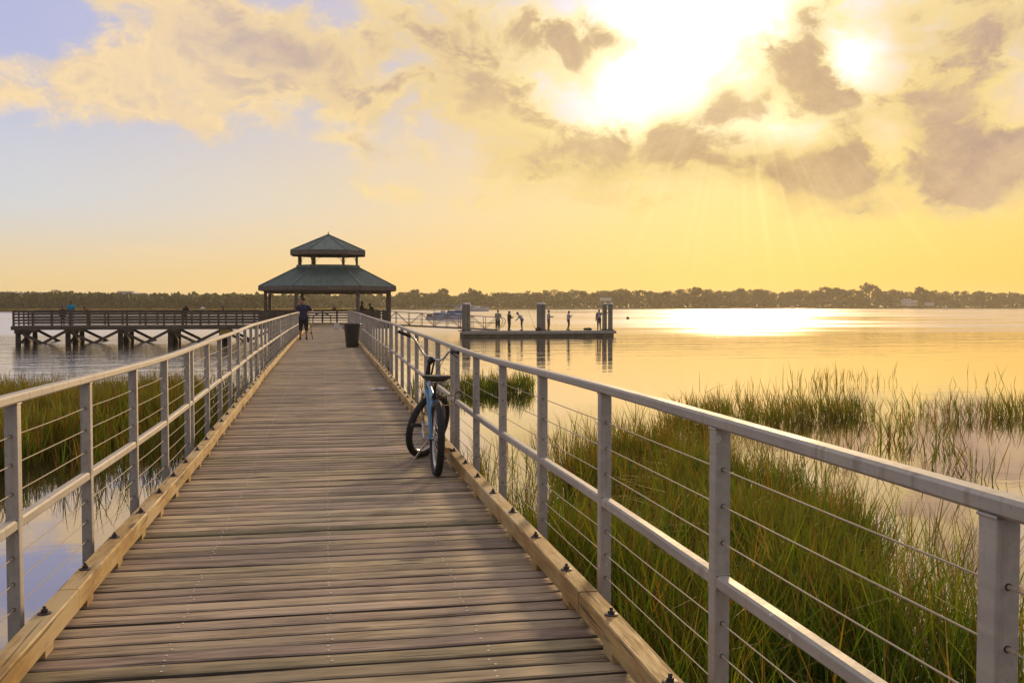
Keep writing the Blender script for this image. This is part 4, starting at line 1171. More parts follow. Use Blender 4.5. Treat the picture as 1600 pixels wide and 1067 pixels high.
# man on the boardwalk, seen from behind, both hands raised to his face
mp = on_plane(474.5, 531, cz(42))
person('man in navy shirt and dark shorts on the boardwalk, back turned, hands raised to face', (mp.x, mp.y, cz(mp.y)), facing(.05, 1),
       dict(nek=(0, .0, 1.47), hed=(0, .035, 1.665), shl=(-.19, 0, 1.375), shr=(.19, 0, 1.375), ell=(-.315, .10, 1.25), wrl=(-.135, .20, 1.535), elr=(.34, .08, 1.20), wrr=(.13, .19, 1.52), knl=(-.12, .03, .50), anl=(-.135, -.02, .09), knr=(.11, .03, .5), anr=(.125, -.03, .09), look=(-.15, 1, 0), grip='lr'),
       'm', (.028, .026, .07), (.018, .018, .02), False, 'short', HAIRB, fat=1.10, scale=1.0)
# on the floating dock
def dock_at(u, dy): yy = FY+dy; return (at_px_y(u, yy), yy, FZ)
hold = dict(elr=(.25, .10, 1.14), wrr=(.17, .33, 1.20), ell=(-.25, .10, 1.14), wrl=(-.10, .33, 1.18), grip='lr')
person('tall man in pale short-sleeved shirt beside the gangway end, leftmost on the floating dock', dock_at(778, 1.0), facing(.5, 1),
       dict(hold, knl=(-.12, .05, .5)), 'd', (.42, .38, .30), (.05, .045, .04), False, 'short', scale=1.0, group=GP)
person('woman in long dark brown clothes, second from left on the floating dock', dock_at(795.5, .9), facing(1, .3),
       dict(hold), 'd', (.085, .05, .045), (.06, .035, .035), True, 'long', scale=.95, group=GP, longhair=True, fat=1.08)
bend = dict(che=(0, .16, 1.22), wai=(0, .05, 1.07), nek=(0, .27, 1.36), hed=(0, .36, 1.47), shl=(-.18, .25, 1.30), shr=(.18, .25, 1.30), ell=(-.20, .35, 1.05), wrl=(-.15, .48, .90), elr=(.20, .35, 1.05), wrr=(.15, .50, .93), look=(0, .6, -.8), grip='lr')
person('stooping person in white top, dark trousers and brimmed cap on the floating dock', dock_at(815.5, .8), facing(-1, .2), bend, 'd', (.60, .58, .66), (.03, .028, .03), True, 'short', hat=(.10, .07, .05), scale=.98, group=GP)
person('man in white shirt and khaki trousers just right of the middle pilings', dock_at(857, .9), facing(1, .15), dict(hold, elr=(.24, .08, 1.15), wrr=(.16, .36, 1.16)), 'd', (.62, .60, .70), (.20, .13, .065), True, 'short', scale=.99, group=GP)
person('person in white shirt and brown shorts alone between the middle and right dock pilings', dock_at(888, .8), facing(1, .1),
       dict(elr=(.2, .14, 1.16), wrr=(.10, .26, 1.30), ell=(-.2, .14, 1.16), wrl=(-.08, .28, 1.26), hed=(0, .06, 1.62), knl=(-.09, .09, .5), anl=(-.10, -.08, .10), look=(0, .8, -.5), grip='lr'), 'd', (.58, .54, .60), (.16, .10, .08), False, 'short', scale=.96, group=GP)
person('man in dark sleeves with pale backpack resting one arm on the right-hand pilings', dock_at(936, .9), facing(.15, 1),
       dict(elr=(.42, .04, 1.36), wrr=(.68, .10, 1.42), look=(.4, 1, 0)), 'd', (.05, .045, .07), (.22, .15, .075), True, 'long', scale=1.02, group=GP, vest=(.56, .54, .72))
# on the left arm of the fishing pier
GL = 'people on the fishing pier'
def pier_at(u, dy): yy = TY+dy; return (at_px_y(u, yy), yy, DZ)
lean = dict(che=(0, .14, 1.2), nek=(0, .24, 1.33), hed=(0, .32, 1.44), shl=(-.18, .22, 1.28), shr=(.18, .22, 1.28), ell=(-.24, .30, 1.09), wrl=(-.10, .50, 1.13), elr=(.24, .30, 1.09), wrr=(.10, .50, 1.13))
person('large man in bright blue shirt standing at the far left of the fishing pier', pier_at(111.5, 1.6), facing(.2, -1), dict(elr=(.27, .08, 1.12), wrr=(.10, .28, 1.10), ell=(-.27, .08, 1.12), wrl=(-.10, .28, 1.12)), 'd', (.015, .27, .46), (.30, .30, .36), True, 'short', fat=1.22, scale=1.02, group=GL)
person('small figure in black clothes left of the man in blue on the fishing pier', pier_at(98, 1.3), facing(.3, -1), None, 'd', (.018, .016, .018), (.02, .02, .022), True, 'long', scale=.80, group=GL)
person('person in maroon top leaning on the pier railing right of the man in blue', pier_at(139, 1.2), facing(-1, -.2), lean, 'd', (.14, .022, .04), (.06, .05, .10), True, 'long', scale=.88, group=GL)
person('person in black top leaning over the railing midway along the left fishing pier', pier_at(289, 1.1), facing(.5, -1), lean, 'd', (.02, .018, .018), (.03, .03, .04), True, 'long', scale=.94, group=GL)
# under the pavilion roof
person('person in dark green top beside the right front pavilion post', pier_at(565.5, 2.4), facing(1, -.3), dict(hold), 'd', (.022, .045, .022), (.02, .02, .02), True, 'long', scale=1.0, group=GL, longhair=True)
person('hunched person in black near the right edge of the pavilion', pier_at(583, 2.4), facing(-1, -.1), dict(lean, che=(0, .1, 1.24), nek=(0, .18, 1.40), hed=(0, .24, 1.53), shl=(-.18, .16, 1.34), shr=(.18, .16, 1.34)), 'd', (.02, .026, .024), (.02, .02, .022), True, 'long', scale=.98, group=GL)
# ------------------------------------------------------------------ things on the walk
M_WHITE = speckled('white plastic', (0.72, 0.72, 0.76), 0.06, 8, 0.4)
M_BIN = speckled('black bin plastic', (0.018, 0.017, 0.016), 0.25, 8, 0.45)
bp = on_plane(550.5, 542.5, cz(35))
bn = thing('trash_bin', 'tall black tapered trash bin at the right kerb of the boardwalk', 'trash bin', (bp.x, bp.y, cz(bp.y)))
k = MB().lathe([(.20, .0), (.215, .02), (.285, .74), (.285, .76), (.315, .765), (.32, .80), (.30, .82), (.275, .80), (.20, .06)], n=28)
ko = k.build('body', M_BIN, bn, smooth=30)
for s_ in (-1, 1): MB().tube(smoothpts([(s_*.29, -.08, .68), (s_*.345, -.05, .66), (s_*.345, .05, .66), (s_*.29, .08, .68)], 4), .014, 8).build('handle', M_BIN, bn, smooth=True)
up_ = on_plane(526, 515, cz(60))
bk = thing('bucket', 'small white bucket standing near the far end of the boardwalk', 'bucket', (up_.x, up_.y, cz(up_.y)))
MB().lathe([(.13, 0), (.14, .01), (.165, .37), (.175, .375), (.175, .40), (.155, .40), (.13, .03)], n=24).build('body', M_WHITE, bk, smooth=30)
MB().tube([(.17*math.cos(t), .05, .38-.16*math.sin(t)) for t in [PI*i/12 for i in range(13)]], .005, 6).build('handle', M_CHROME, bk, smooth=True)
# towel over the right rail
tyy = 41.5; X = 1.45+cx(tyy); Z0 = ZT+.052+cz(tyy)
tw = thing('towel', 'pale lavender towel with a red mark hung over the right railing by the trash bin', 'towel', (X, tyy, Z0))
M_TOWEL = cloth('pale lavender towel', (0.62, 0.60, 0.78)); M_REDM = cloth('red towel mark', (0.45, 0.03, 0.04)); M_BLUM = cloth('blue towel mark', (0.10, 0.09, 0.35))
prof = [(-.055, -.80), (-.05, -.55), (-.045, -.3), (-.042, -.12), (-.036, -.01), (0, .014), (.036, -.01), (.042, -.12), (.045, -.34)]
vs = []; fs = []; ny = 14
for i in range(ny+1):
    t = i/ny
    for j, (px_, pz_) in enumerate(prof):
        sg = -1 if px_ < 0 else 1
        fold = .016*math.sin(t*13+j*.35)*min(1, abs(pz_)*2.2)
        vs.append((px_+sg*abs(fold)+.004*sg, (t-.5)*(.62-abs(pz_)*.12)+.01*math.sin(j), pz_*(1+.05*math.sin(t*7))))
m_ = len(prof)
for i in range(ny):
    for j in range(m_-1): fs.append((i*m_+j, (i+1)*m_+j, (i+1)*m_+j+1, i*m_+j+1))
t_ = MB(); t_.add(vs, fs); to = t_.build('cloth', M_TOWEL, tw, smooth=70)
so_ = to.modifiers.new('thick', 'SOLIDIFY'); so_.thickness = .008
MB().box((-.088, -.02, -.33), (.008, .16, .09)).build('red_mark', M_REDM, tw, bevel=.003)
MB().box((-.092, .02, -.56), (.008, .18, .14)).build('blue_mark', M_BLUM, tw, bevel=.003)
# crumpled white bag on the boards
wp = on_plane(593.5, 609, cz(17.3))
wb = thing('paper_bag', 'crumpled whitish bag lying flat on the deck boards ahead of the bicycle', 'bag', (wp.x, wp.y, cz(wp.y)), .12)
nx, ny = 18, 12; vs = []; fs = []
for i in range(nx+1):
    for j in range(ny+1):
        u_, v_ = i/nx*2-1, j/ny*2-1
        env = max(0, 1-u_**4)*max(0, 1-v_**4)
        vs.append((u_*(.165+.012*math.sin(v_*5)), v_*(.085+.012*math.sin(u_*6)), .006+env*(.026+.012*math.sin(u_*7+v_*3)+.008*math.sin(v_*11-u_*5))))
for i in range(nx):
    for j in range(ny): fs.append((i*(ny+1)+j, (i+1)*(ny+1)+j, (i+1)*(ny+1)+j+1, i*(ny+1)+j+1))
b_ = MB(); b_.add(vs, fs); bo = b_.build('body', speckled('creased white paper', (0.66, 0.60, 0.56), 0.1, 14, 0.8, bump=0.3), wb, smooth=25)
so_ = bo.modifiers.new('thick', 'SOLIDIFY'); so_.thickness = .004; so_.offset = -1
# fishing rod leaning beside the man
rp = on_plane(487, 531, cz(42))
fr = thing('fishing_rod', 'dark fishing rod with reel propped upright right of the man on the boardwalk', 'fishing rod', (rp.x, rp.y, cz(rp.y)))
MB().tube([(.04, 0, .01), (-.10, .02, 1.05)], [.012, .006], 8).build('blank', M_BLACK, fr)
MB().tube([(.04, 0, .01), (-.005, .007, .34)], .017, 8).build('grip', M_BLACK, fr)
MB().tube([(-.06, -.045, .27), (.0, -.045, .30)], .035, 12).bar((-.02, 0, .30), (-.03, -.05, .285), .014, .014).build('reel', M_BOLT, fr)
# rod held over the floating dock's near edge by the middle pilings, bag, cooler
rq = dock_at(842, .25)
f2 = thing('fishing_rod', 'thin fishing rod leaning against the middle dock pilings', 'fishing rod', (rq[0]-.3, FY+.05, FZ))
MB().tube([(0, 0, 0), (-.35, -.05, .9), (-.78, -.1, 1.9)], [.014, .009, .004], 6).build('blank', M_BLACK, f2)
MB().tube([(-.07, -.05, .22), (-.07, .03, .22)], .035, 10).build('reel', M_BOLT, f2)
lq = dock_at(842.5, -.0)
lb_ = thing('tackle_bag', 'dark bag slumped at the foot of the middle dock pilings', 'bag', (lq[0]-.05, FY+.04, FZ))
MB().ellipsoid((0, 0, .14), (.26, .15, .15), 14, 10).build('body', M_BLACK, lb_, smooth=True); MB().tube([(-.12, 0, .26), (-.05, 0, .36), (.05, 0, .36), (.12, 0, .26)], .014, 6).build('strap', M_BLACK, lb_)
bq = dock_at(918.5, .5)
b2 = thing('duffel_bag', 'dark duffel bag lying flat on the floating dock near the right pilings', 'bag', bq)
MB().capsule((-.3, 0, .11), (.26, 0, .11), .10, .11, 14).build('body', M_BIN, b2, smooth=True); MB().tube(smoothpts([(-.12, -.06, .19), (-.06, -.09, .26), (.06, -.09, .26), (.12, -.06, .19)], 4), .012, 6).build('strap', M_BLACK, b2)
# white ball and white cup on the left pier railing
wq = pier_at(316.5, .16)
ball = MB().ellipsoid((0, 0, .13), (.14, .14, .13), 18, 12).lathe([(.05, 0), (.05, .02)], n=12).build('float_ball', M_WHITE, smooth=True)
ball.location = (wq[0], wq[1], DZ+1.087); tag(ball, 'round white float sitting on top of the left pier railing', 'float')
lampq = pier_at(521, 10.8)
sgn = thing('tan_box', 'small tan box on top of the railing behind the pavilion', 'box', (at_px_y(522.5, yg), yg, DZ+1.086))
MB().box((0, 0, .10), (.34, .22, .20)).build('body', speckled('tan box', (.45, .34, .2), .1, 6), sgn, bevel=.02); MB().box((0, 0, .212), (.38, .26, .025)).build('lid', speckled('tan box lid', (.40, .30, .18), .1, 6), sgn, bevel=.008)
pq = pier_at(348.5, .16)
cm = thing('rod_holder', 'short dark rod holder clamped on the left pier railing near the boardwalk', 'rod holder', (pq[0], pq[1], DZ+1.086))
MB().tube([(0, 0, 0), (.03, 0, .26)], .045, 10).tube([(.03, 0, .24), (-.10, 0, .33)], .05, 10).build('tube', M_BLACK, cm, smooth=30); MB().box((0, 0, .015), (.14, .16, .03)).build('clamp', M_BOLT, cm)
yq = pier_at(349, .05)
yb_ = thing('yellow_box', 'yellow box fixed under the pier edge, left of the boardwalk', 'box', (at_px_y(352, TY-.1), TY-.16, -.42))
MB().box((0, 0, 0), (.75, .2, .3)).build('body', speckled('yellow paint', (.50, .33, .03), .15, 5), yb_, bevel=.02); MB().box((0, -.11, .05), (.6, .02, .04)).build('strap', M_BOLT, yb_)
# buoy
q = on_plane(981, 498.5)
bu = thing('buoy', 'tiny dark mooring buoy alone on the golden water right of the dock', 'buoy', (q.x, q.y, WATER_Z))
MB().ellipsoid((0, 0, .16), (.34, .34, .30), 16, 10).build('body', M_BIN, bu, smooth=True); MB().tube([(0, 0, .4), (0, 0, .6)], .05, 8).build('ring', M_BOLT, bu)

# ------------------------------------------------------------------ boats
M_HULLB = speckled('pale blue hull', (0.38, 0.44, 0.66), 0.1, 1, 0.35); M_HULLW = speckled('white hull', (0.85, 0.85, 0.88), 0.06, 1, 0.3)
M_GLASS = material('dark boat glass', color=(0.03, 0.035, 0.045), rough=0.08, spec=0.8); M_CANV = speckled('deep blue canvas', (0.03, 0.12, 0.32), 0.15, 3, 0.8)
M_GREY = speckled('grey canopy', (0.50, 0.48, 0.55), 0.1, 2, 0.7)
def hull(L, B, D, name, mat, parent, bow=.42, z0=-.35):
    m = MB(); st = 16; n = 9; vs = []; fs = []
    for i in range(st+1):
        t = i/st; x = -L/2+L*t
        w = B/2*(1 if t < 1-bow else math.cos((t-(1-bow))/bow*PI/2)**.75+.004); sh = D*(1+.22*max(0, (t-.4)/.6)**2); fl = .62 if t < .6 else .62-.35*(t-.6)/.4
        for j in range(n):
            s_ = j/(n-1)*2-1; a = abs(s_)
            ww = w*(fl+(1-fl)*min(1, (1-(1-a)**1.0)*1.0)) * (1 if a > .35 else a/.35)
            z = z0+(sh-z0)*max(0, (a-.35)/.65)
            vs.append((x+(sh*.18*max(0, (a-.35)/.65) if t > .9 else 0), math.copysign(ww, s_), z))
    for i in range(st):
        for j in range(n-1): fs.append((i*n+j, i*n+j+1, (i+1)*n+j+1, (i+1)*n+j))
        fs.append((i*n, (i+1)*n, (i+1)*n+n-1, i*n+n-1))
    fs.append(tuple(range(n))[::-1]); m.add(vs, fs); return m.build(name, mat, parent, smooth=40)
q = on_plane(700, 499.0); Lb = 8.0
b1 = thing('tour_boat', 'pale blue pontoon boat with a flat grey canopy, moored left of the first dock pilings', 'boat', (q.x-.3, q.y, WATER_Z), -YAW)
for s_ in (-.95, .95): MB().capsule((-Lb/2+.3, s_, .08), (Lb/2-.2, s_, .08), .36, .32, 14).build('pontoon', M_GREY, b1, smooth=True)
MB().box((0, 0, .50), (Lb, 2.6, .12)).build('deck', M_GREY, b1, bevel=.02)
MB().box((.7, 1.25, .95), (Lb-2.0, .06, .8)).box((.7, -1.25, .95), (Lb-2.0, .06, .8)).box((Lb/2-.3, 0, .95), (.06, 2.5, .8)).box((-2.5, 0, .95), (.06, 2.5, .8)).build('side_panel', M_HULLB, b1, bevel=.02)
MB().box((-3.3, 0, .78), (1.1, 2.2, .45)).build('stern_seat', speckled('brown cushions', (.16, .09, .05), .2, 4), b1, bevel=.05)
for k in range(4): MB().box((-1.6+k*1.35, -1.285, 1.0), (.8, .02, .22)).build('window', M_GLASS if k % 2 == 0 else M_HULLW, b1)
MB().capsule((.4, -.3, 1.45), (3.2, -.3, 1.45), .28, .22, 12).build('sail_cover', M_CANV, b1, smooth=True)
MB().box((-.7, .2, 1.5), (.9, .8, .5)).build('console', M_HULLW, b1, bevel=.06)
for sx, sy in ((-2.4, -1.15), (-2.4, 1.15), (.4, -1.15), (.4, 1.15), (3.4, -1.15), (3.4, 1.15)): MB().tube([(sx, sy, .55), (sx, sy, 2.72)], .03, 8).build('canopy_post', M_ALU, b1)
MB().box((.45, 0, 2.78), (6.6, 2.7, .12)).build('canopy', M_GREY, b1, bevel=.05)
MB().box((-2.3, 0, 1.95), (1.7, 1.6, .06)).build('bimini', M_HULLW, b1, bevel=.02)
q = on_plane(737, 486.5)
b2 = thing('motor_yacht', 'white cabin cruiser with raked bow pointing right, behind the left dock pilings', 'boat', (q.x, q.y, WATER_Z), -YAW)
hull(16.5, 4.4, 1.75, 'hull', M_HULLW, b2)
MB().prism([(-5.6, -1.7), (2.2, -1.5), (4.2, -.6), (4.2, .6), (2.2, 1.5), (-5.6, 1.7)], 1.7, 2.55).build('cabin', M_HULLW, b2, bevel=.08)
MB().prism([(-4.4, -1.74), (1.7, -1.62), (1.7, 1.62), (-4.4, 1.74)], 2.0, 2.32).build('window', M_GLASS, b2)
MB().prism([(-5, -1.5), (-.2, -1.3), (-.2, 1.3), (-5, 1.5)], 2.56, 3.2).build('flybridge', M_HULLW, b2, bevel=.08)
MB().tube(smoothpts([(-4.6, -1.3, 3.2), (-3.6, -1.2, 4.0), (-2.0, -1.1, 4.1)], 4), .06, 8).tube(smoothpts([(-4.6, 1.3, 3.2), (-3.6, 1.2, 4.0), (-2.0, 1.1, 4.1)], 4), .06, 8).build('radar_arch', M_HULLW, b2)
MB().tube(smoothpts([(2, -1.6, 2.4), (5, -1.2, 2.65), (8.0, -.15, 2.9), (5, 1.2, 2.65), (2, 1.6, 2.4)], 5), .035, 6).build('bow_rail', M_CHROME, b2)
q = on_plane(1478, 482.3, WATER_Z); dq = 880
xy = on_col(1478, 860)
b3 = thing('motorboat', 'small white motorboat under way near the far right shore', 'boat', (xy[0], xy[1], WATER_Z), -YAW+PI-.3)
hull(6.6, 2.3, .85, 'hull', M_HULLW, b3); MB().prism([(-1.0, -.6), (.6, -.5), (.6, .5), (-1.0, .6)], .7, 1.7).build('console', M_HULLB, b3, bevel=.06)
MB().box((-.3, 0, 2.15), (1.9, 1.6, .07)).build('canopy', M_HULLW, b3); MB().tube([(-.9, 0, 1.6), (-.9, 0, 2.15)], .05, 6).tube([(.4, 0, 1.6), (.4, 0, 2.15)], .05, 6).build('canopy_post', M_ALU, b3)
# ------------------------------------------------------------------ far shore: marsh fringe, woods, houses
xy = []; r5 = np.random.default_rng(77)
N = 16000; u = r5.uniform(-700, 2300, N); dd = np.array([shore_d(a) for a in u])+1+np.abs(r5.normal(0, 1, N))*26
pts = np.array([on_col(a, b) for a, b in zip(u, dd)])
M_FRINGE = reed_mat('far marsh grass')
def fringe():
    n = len(pts); h = r5.uniform(.7, 1.5, n); w = r5.uniform(.9, 2.2, n); a = r5.uniform(-.6, .6, n)-YAW
    s = np.column_stack([np.cos(a), np.sin(a)])*w[:, None]
    zb = WATER_Z+.05
    V = np.zeros((n, 4, 3)); V[:, 0, :2] = pts-s; V[:, 1, :2] = pts+s; V[:, 2, :2] = pts+s*.7+r5.normal(0, .15, (n, 2)); V[:, 3, :2] = pts-s*.7+r5.normal(0, .15, (n, 2))
    V[:, :2, 2] = zb; V[:, 2, 2] = zb+h; V[:, 3, 2] = zb+h*r5.uniform(.7, 1, n)
    me = bpy.data.meshes.new('marsh_fringe'); me.from_pydata(V.reshape(-1, 3).tolist(), [], (np.arange(n)[:, None]*4+np.arange(4)).tolist())
    c = np.ones((n, 4)); c[:, :3] = np.array([.23, .165, .045])*r5.uniform(.7, 1.25, (n, 1)); at = me.attributes.new('tint', 'FLOAT_COLOR', 'FACE'); at.data.foreach_set('color', c.astype(np.float32).ravel())
    me.materials.append(M_FRINGE); o = link('marsh_grass', me); tag(o, 'straw coloured marsh grass fringe along the foot of the far wooded shore', 'marsh grass', kind='stuff')
fringe()
M_TRUNK = speckled('tree bark', (0.07, 0.055, 0.042), 0.3, 3, 0.9, bump=0.3)
def leaf_mat(name, c):
    def fn(g, b):
        nt = g.nt; oi = g.orand(); t = g.attr('tint')
        col = g.mix(1.0, g.mix(oi, tuple(k*.55 for k in c), tuple(k*1.6 for k in c)), t, 'MULTIPLY')
        g.put(b.inputs['Base Color'], col); b.inputs['Roughness'].default_value = .7; b.inputs['Specular IOR Level'].default_value = .2
        tr = g.n('ShaderNodeBsdfTranslucent'); g.put(tr.inputs[0], col); mx = g.n('ShaderNodeMixShader'); mx.inputs[0].default_value = .3
        nt.links.new(b.outputs[0], mx.inputs[1]); nt.links.new(tr.outputs[0], mx.inputs[2]); nt.links.new(mx.outputs[0], nt.nodes['Material Output'].inputs[0])
    return material(name, fn)
M_LEAF = [leaf_mat('oak leaves', (.048, .056, .020)), leaf_mat('pine needles', (.034, .046, .020)), leaf_mat('yellowing leaves', (.085, .080, .024))]
def crown_mesh(kind, seed):
    """unit-height tree: leaf clumps spread through overlapping lobes"""
    r = np.random.default_rng(seed); lobes = []
    if kind == 'round':
        for i in range(13):
            a = r.uniform(0, 6.28); q = r.uniform(0, .34)**.8; lobes.append((q*math.cos(a), q*math.sin(a), r.uniform(.34, .86)-q*.35, r.uniform(.13, .21)))
    elif kind == 'tall':
        for i in range(12):
            a = r.uniform(0, 6.28); z = r.uniform(.30, .92); q = .22*(1.05-z)**.5*r.uniform(.3, 1); lobes.append((q*math.cos(a), q*math.sin(a), z, r.uniform(.10, .16)))
    else:                                                  # umbrella pine
        for i in range(11):
            a = r.uniform(0, 6.28); q = r.uniform(.02, .34); lobes.append((q*math.cos(a), q*math.sin(a), .80+r.uniform(-.16, .14)-q*.25, r.uniform(.07, .13)))
    V = []; F = []; Cc = []
    for (x, y, z, R) in lobes:
        n = int(52*(R/.16)**1.6)+16; lt = r.uniform(.75, 1.25)
        for i in range(n):
            v = r.normal(0, 1, 3); v /= np.linalg.norm(v); rad = R*r.uniform(.55, 1.08); c = np.array([x, y, z])+v*rad*np.array([1, 1, .72])
            s = r.uniform(.022, .048); a = r.normal(0, 1, 3); a /= np.linalg.norm(a); b_ = np.cross(a, v+r.normal(0, .6, 3)); b_ /= np.linalg.norm(b_)+1e-9
            k = len(V); V += [c-a*s, c+b_*s*.8, c+a*s, c-b_*s*.8]; F.append((k, k+1, k+2, k+3)); t = lt*r.uniform(.7, 1.3); Cc.append((t, t, t, 1))
    m = MB(); m.v = [tuple(p) for p in V]; m.f = F; m.mi = [0]*len(F); m.col = Cc
    return m, lobes
VAR = []
for kind, nv in (('round', 5), ('tall', 2), ('pine', 3)):
    for i in range(nv):
        m, lobes = crown_mesh(kind, 100+len(VAR)*7+i)
        mat = M_LEAF[1] if kind == 'pine' else M_LEAF[0 if i % 3 else 2] if kind == 'round' else M_LEAF[0]
        cm_ = m.mesh('crown', mat, col=True)
        t = MB(); zt = .62 if kind != 'pine' else .80
        t.tube([(0, 0, -.02), (.008, 0, zt*.5), (0, .006, zt)], [.026, .019, .010], 8)
        for (x, y, z, R) in lobes[:6]: t.tube([(0, 0, zt*(.45 if kind != 'pine' else .8)), (x*.5, y*.5, (z+zt*.5)/2), (x, y, z)], [.011, .007, .003], 5)
        VAR.append((kind, cm_, t.mesh('trunk', M_TRUNK, smooth=True)))
def tree(var, x, y, z, h, wide, label, group, name='tree'):
    kind, cme, tme = var
    o = thing(name, label, 'tree', (x, y, z), rnd.uniform(0, 6.28), group); o.scale = (h*wide, h*wide, h)
    link('crown', cme, o); link('trunk', tme, o); return o
SKYLINE = [(-700, 452), (-100, 454), (0, 451), (45, 455), (110, 453), (160, 458), (200, 459), (260, 457), (330, 459), (400, 458), (460, 456), (560, 456), (600, 459), (620, 458), (648, 452), (665, 458), (690, 450), (715, 457), (740, 450), (765, 457), (800, 455), (830, 451), (860, 453), (900, 449), (940, 453), (975, 449),
           (1010, 453), (1060, 452), (1090, 448), (1120, 453), (1160, 448), (1190, 452), (1220, 451), (1255, 447), (1290, 450), (1310, 447), (1340, 451), (1358, 444), (1385, 452), (1420, 452), (1435, 448), (1470, 454), (1500, 453), (1540, 454), (1570, 454), (1600, 456), (2300, 454)]
def sky_y(u):
    for (a, fa), (b, fb) in zip(SKYLINE, SKYLINE[1:]):
        if u <= b: return fa+(fb-fa)*(u-a)/(b-a)
    return 455
GT = 'trees of the far wooded shore'
rounds = [v for v in VAR if v[0] == 'round']; talls = [v for v in VAR if v[0] == 'tall']; pines = [v for v in VAR if v[0] == 'pine']
def ground_z(u, d): return WATER_Z+.9+max(0, (d-shore_d(u)-80))*.0024
cnt = 0; u_ = -260.0
LAB = {'round': 'round dark green broadleaf tree in the hazy wood along the far shore', 'tall': 'narrow dark green tree in the hazy wood along the far shore', 'pine': 'flat topped dark pine in the hazy wood along the far shore'}
while u_ < 1860:
    ds = shore_d(u_); d_ = ds+rnd.uniform(36, 120)
    top = sky_y(u_)+rnd.choice((-2.5, -1, 0, 1, 2, 3, 4.5, 6))
    x, y = on_col(u_, d_); z = ground_z(u_, d_); h = (478-top)/F_PX*d_+1.5-z
    v = rnd.choice(rounds) if rnd.random() < .74 else rnd.choice(pines if rnd.random() < .6 else talls)
    wide = rnd.uniform(1.0, 1.5) if v[0] == 'round' else rnd.uniform(.8, 1.15)
    tree(v, x, y, z, h, wide, LAB[v[0]], GT); cnt += 1
    u_ += rnd.uniform(.38, .75)*h*wide*.72/d_*F_PX*.78
for u, top, k, lab in ((1358, 437.5, 0, 'tallest umbrella-shaped pine, rising above the wood on the right far shore'), (1292, 446, 1, 'broad flat-topped pine left of the tallest pine on the far shore'), (1310, 446.5, 2, 'lighter pine close beside the broad flat-topped pine on the far shore'),
                      (740, 447, 0, 'round-headed pine standing above the wood over the left dock pilings'), (693, 448.5, 1, 'broad spreading pine above the pontoon boat on the far shore'), (648, 449.5, 2, 'thin pine top just right of the pavilion roof on the far shore'), (1435, 446, 1, 'spreading pine above the white house on the right far shore'),
                      (1086, 445.5, 2, 'pine above the left end of the sun glitter on the far shore')):
    d_ = shore_d(u)+60; x, y = on_col(u, d_); z = ground_z(u, d_); h = (478-top)/F_PX*d_+1.5-z
    tree(pines[k], x, y, z, h, .95, lab, None, 'pine_tree')
# the wood behind and the undergrowth at its foot, one mass
def mass():
    V = []; F = []; Cc = []; r = np.random.default_rng(5)
    for q in range(22000):
        u = r.uniform(-420, 2020); ds = shore_d(u); low = r.random() < .45
        d_ = ds+(r.uniform(22, 60) if low else r.uniform(110, 190)); ty = sky_y(u)+4.5+r.uniform(0, 4)+2.0*math.sin(u*.031)+1.5*math.sin(u*.11)
        x, y = on_col(u, d_); z0 = ground_z(u, d_); top = (478-ty)/F_PX*d_+1.5
        zz = z0+(r.random()**.8)*(7.5 if low else (top-z0))
        c = np.array([x, y, zz]); s = r.uniform(1.0, 2.4); a = r.normal(0, 1, 3); a /= np.linalg.norm(a); b_ = np.cross(a, r.normal(0, 1, 3)); b_ /= np.linalg.norm(b_)
        k = len(V); V += [c-a*s, c+b_*s*.8, c+a*s, c-b_*s*.8]; F.append((k, k+1, k+2, k+3)); t = r.uniform(.6, 1.4); Cc.append((t, t, t*r.uniform(.8, 1.1), 1))
    m = MB(); m.v = [tuple(p) for p in V]; m.f = F; m.mi = [0]*len(F); m.col = Cc
    o = m.build('woodland', M_LEAF[0], col=True); tag(o, 'hazy mass of woodland and undergrowth filling the far shore', 'woodland', kind='stuff')
mass()
M_HW = speckled('white house wall', (0.74, 0.73, 0.78), 0.06, 1, 0.7); M_HR = speckled('grey house roof', (0.30, 0.28, 0.29), 0.15, 1, 0.8)
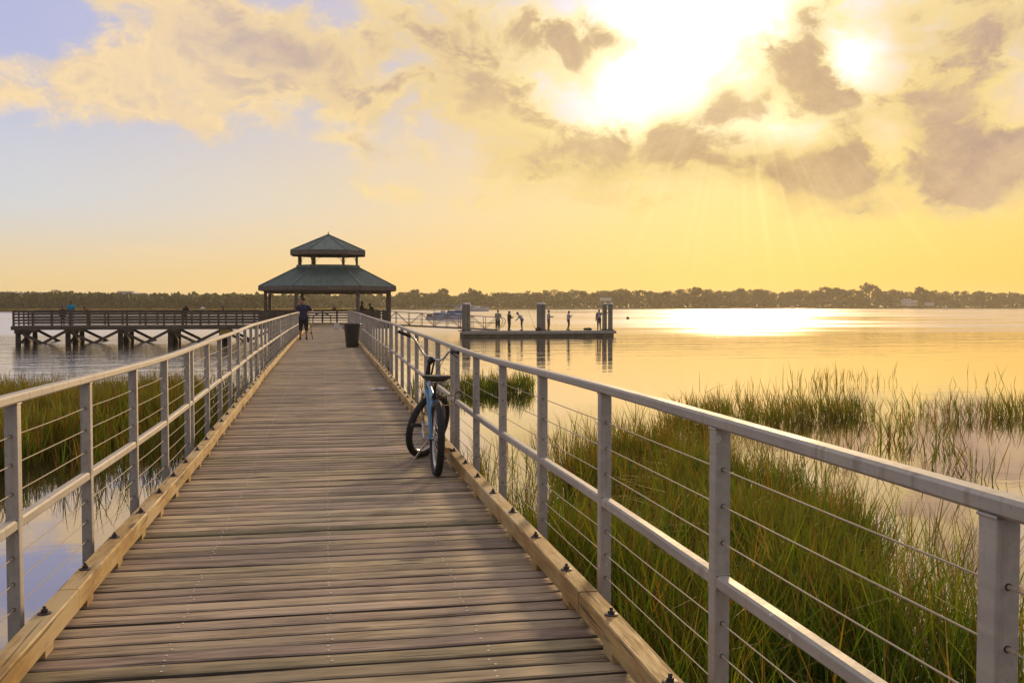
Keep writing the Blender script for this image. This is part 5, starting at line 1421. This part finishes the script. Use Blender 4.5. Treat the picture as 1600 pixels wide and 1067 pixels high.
def house(u, d, w, dep, hw, hr, z, label, ry=0.0, flat=False):
    x, y = on_col(u, d)
    t = thing('house', label, 'house', (x, y, z), -YAW+ry)
    MB().box((0, 0, hw/2), (w, dep, hw)).build('wall', M_HW, t)
    r = MB()
    if flat: r.box((0, 0, hw+.2), (w+.6, dep+.6, .4))
    else:
        P = [(-w/2-.4, -dep/2-.5, hw), (w/2+.4, -dep/2-.5, hw), (w/2+.4, dep/2+.5, hw), (-w/2-.4, dep/2+.5, hw), (-w/2-.4, 0, hw+hr), (w/2+.4, 0, hw+hr)]
        r.add(P, [(0, 1, 5, 4), (2, 3, 4, 5), (0, 4, 3), (1, 2, 5), (3, 2, 1, 0)])
    r.build('roof', M_HR if not flat else M_HW, t)
    if hw < 3: return
    n = max(2, int(w/3)); fl = max(1, int(hw/3))
    for j in range(fl):
        for i in range(n): MB().box((-w/2+w*(i+.5)/n, -dep/2-.02, 1.7+j*3), (1.1, .06, 1.4)).build('window', M_GLASS, t)
def zat(v, d): return 1.5+(478-v)/F_PX*d
house(1416, shore_d(1416)+24, 9, 7, 4.6, 2.0, zat(477.5, shore_d(1416)+24), 'white house among trees on the right far shore, above the small motorboat', .2)
house(1428, shore_d(1428)+22, 5, 6, 3.6, 1.8, zat(477.5, shore_d(1428)+22), 'small white annex right beside the white house on the right far shore', -.3)
house(1451, shore_d(1451)+22, 8, 5, 2.2, 1.0, zat(477.5, shore_d(1451)+22), 'low pale shed right of the white house on the right far shore', 0)
house(946, shore_d(946)+22, 9, 5, 2.2, 0, zat(470, shore_d(946)+22), 'pale flat house on the far shore directly above the right dock pilings', 0, True)
house(5, shore_d(5)+70, 13, 8, 2.6, 0, zat(465, shore_d(5)+70), 'white flat-roofed house cut by the left edge of the view', .1, True)
house(38, shore_d(38)+66, 6, 8, 2.2, 0, zat(466, shore_d(38)+66), 'white flat-roofed house just right of the leftmost house on the far shore', -.1, True)
house(197, shore_d(197)+125, 8, 8, 2.4, .7, zat(463, shore_d(197)+125), 'pale house half hidden at the tree tops above the left pier', .15)
house(219, shore_d(219)+122, 6, 7, 1.6, .6, zat(463.5, shore_d(219)+122), 'smaller pale house right of the one at the tree tops above the left pier', -.15)

# ------------------------------------------------------------------ the air
if HAZE > 0:
    hz = MB().box((0, 0, 12.5), (2*EXT+20, 2*EXT+20, 33.5))
    mh = bpy.data.materials.new('evening haze'); mh.use_nodes = True; nt = mh.node_tree; nt.nodes.clear()
    pv = nt.nodes.new('ShaderNodeVolumePrincipled'); pv.inputs['Density'].default_value = HAZE; pv.inputs['Color'].default_value = (1.0, .90, .72, 1); pv.inputs['Anisotropy'].default_value = 0.45
    oo = nt.nodes.new('ShaderNodeOutputMaterial'); nt.links.new(pv.outputs[0], oo.inputs['Volume'])
    ho = hz.build('haze', mh); tag(ho, kind='stuff', label='pale evening haze over the water', cat='haze')
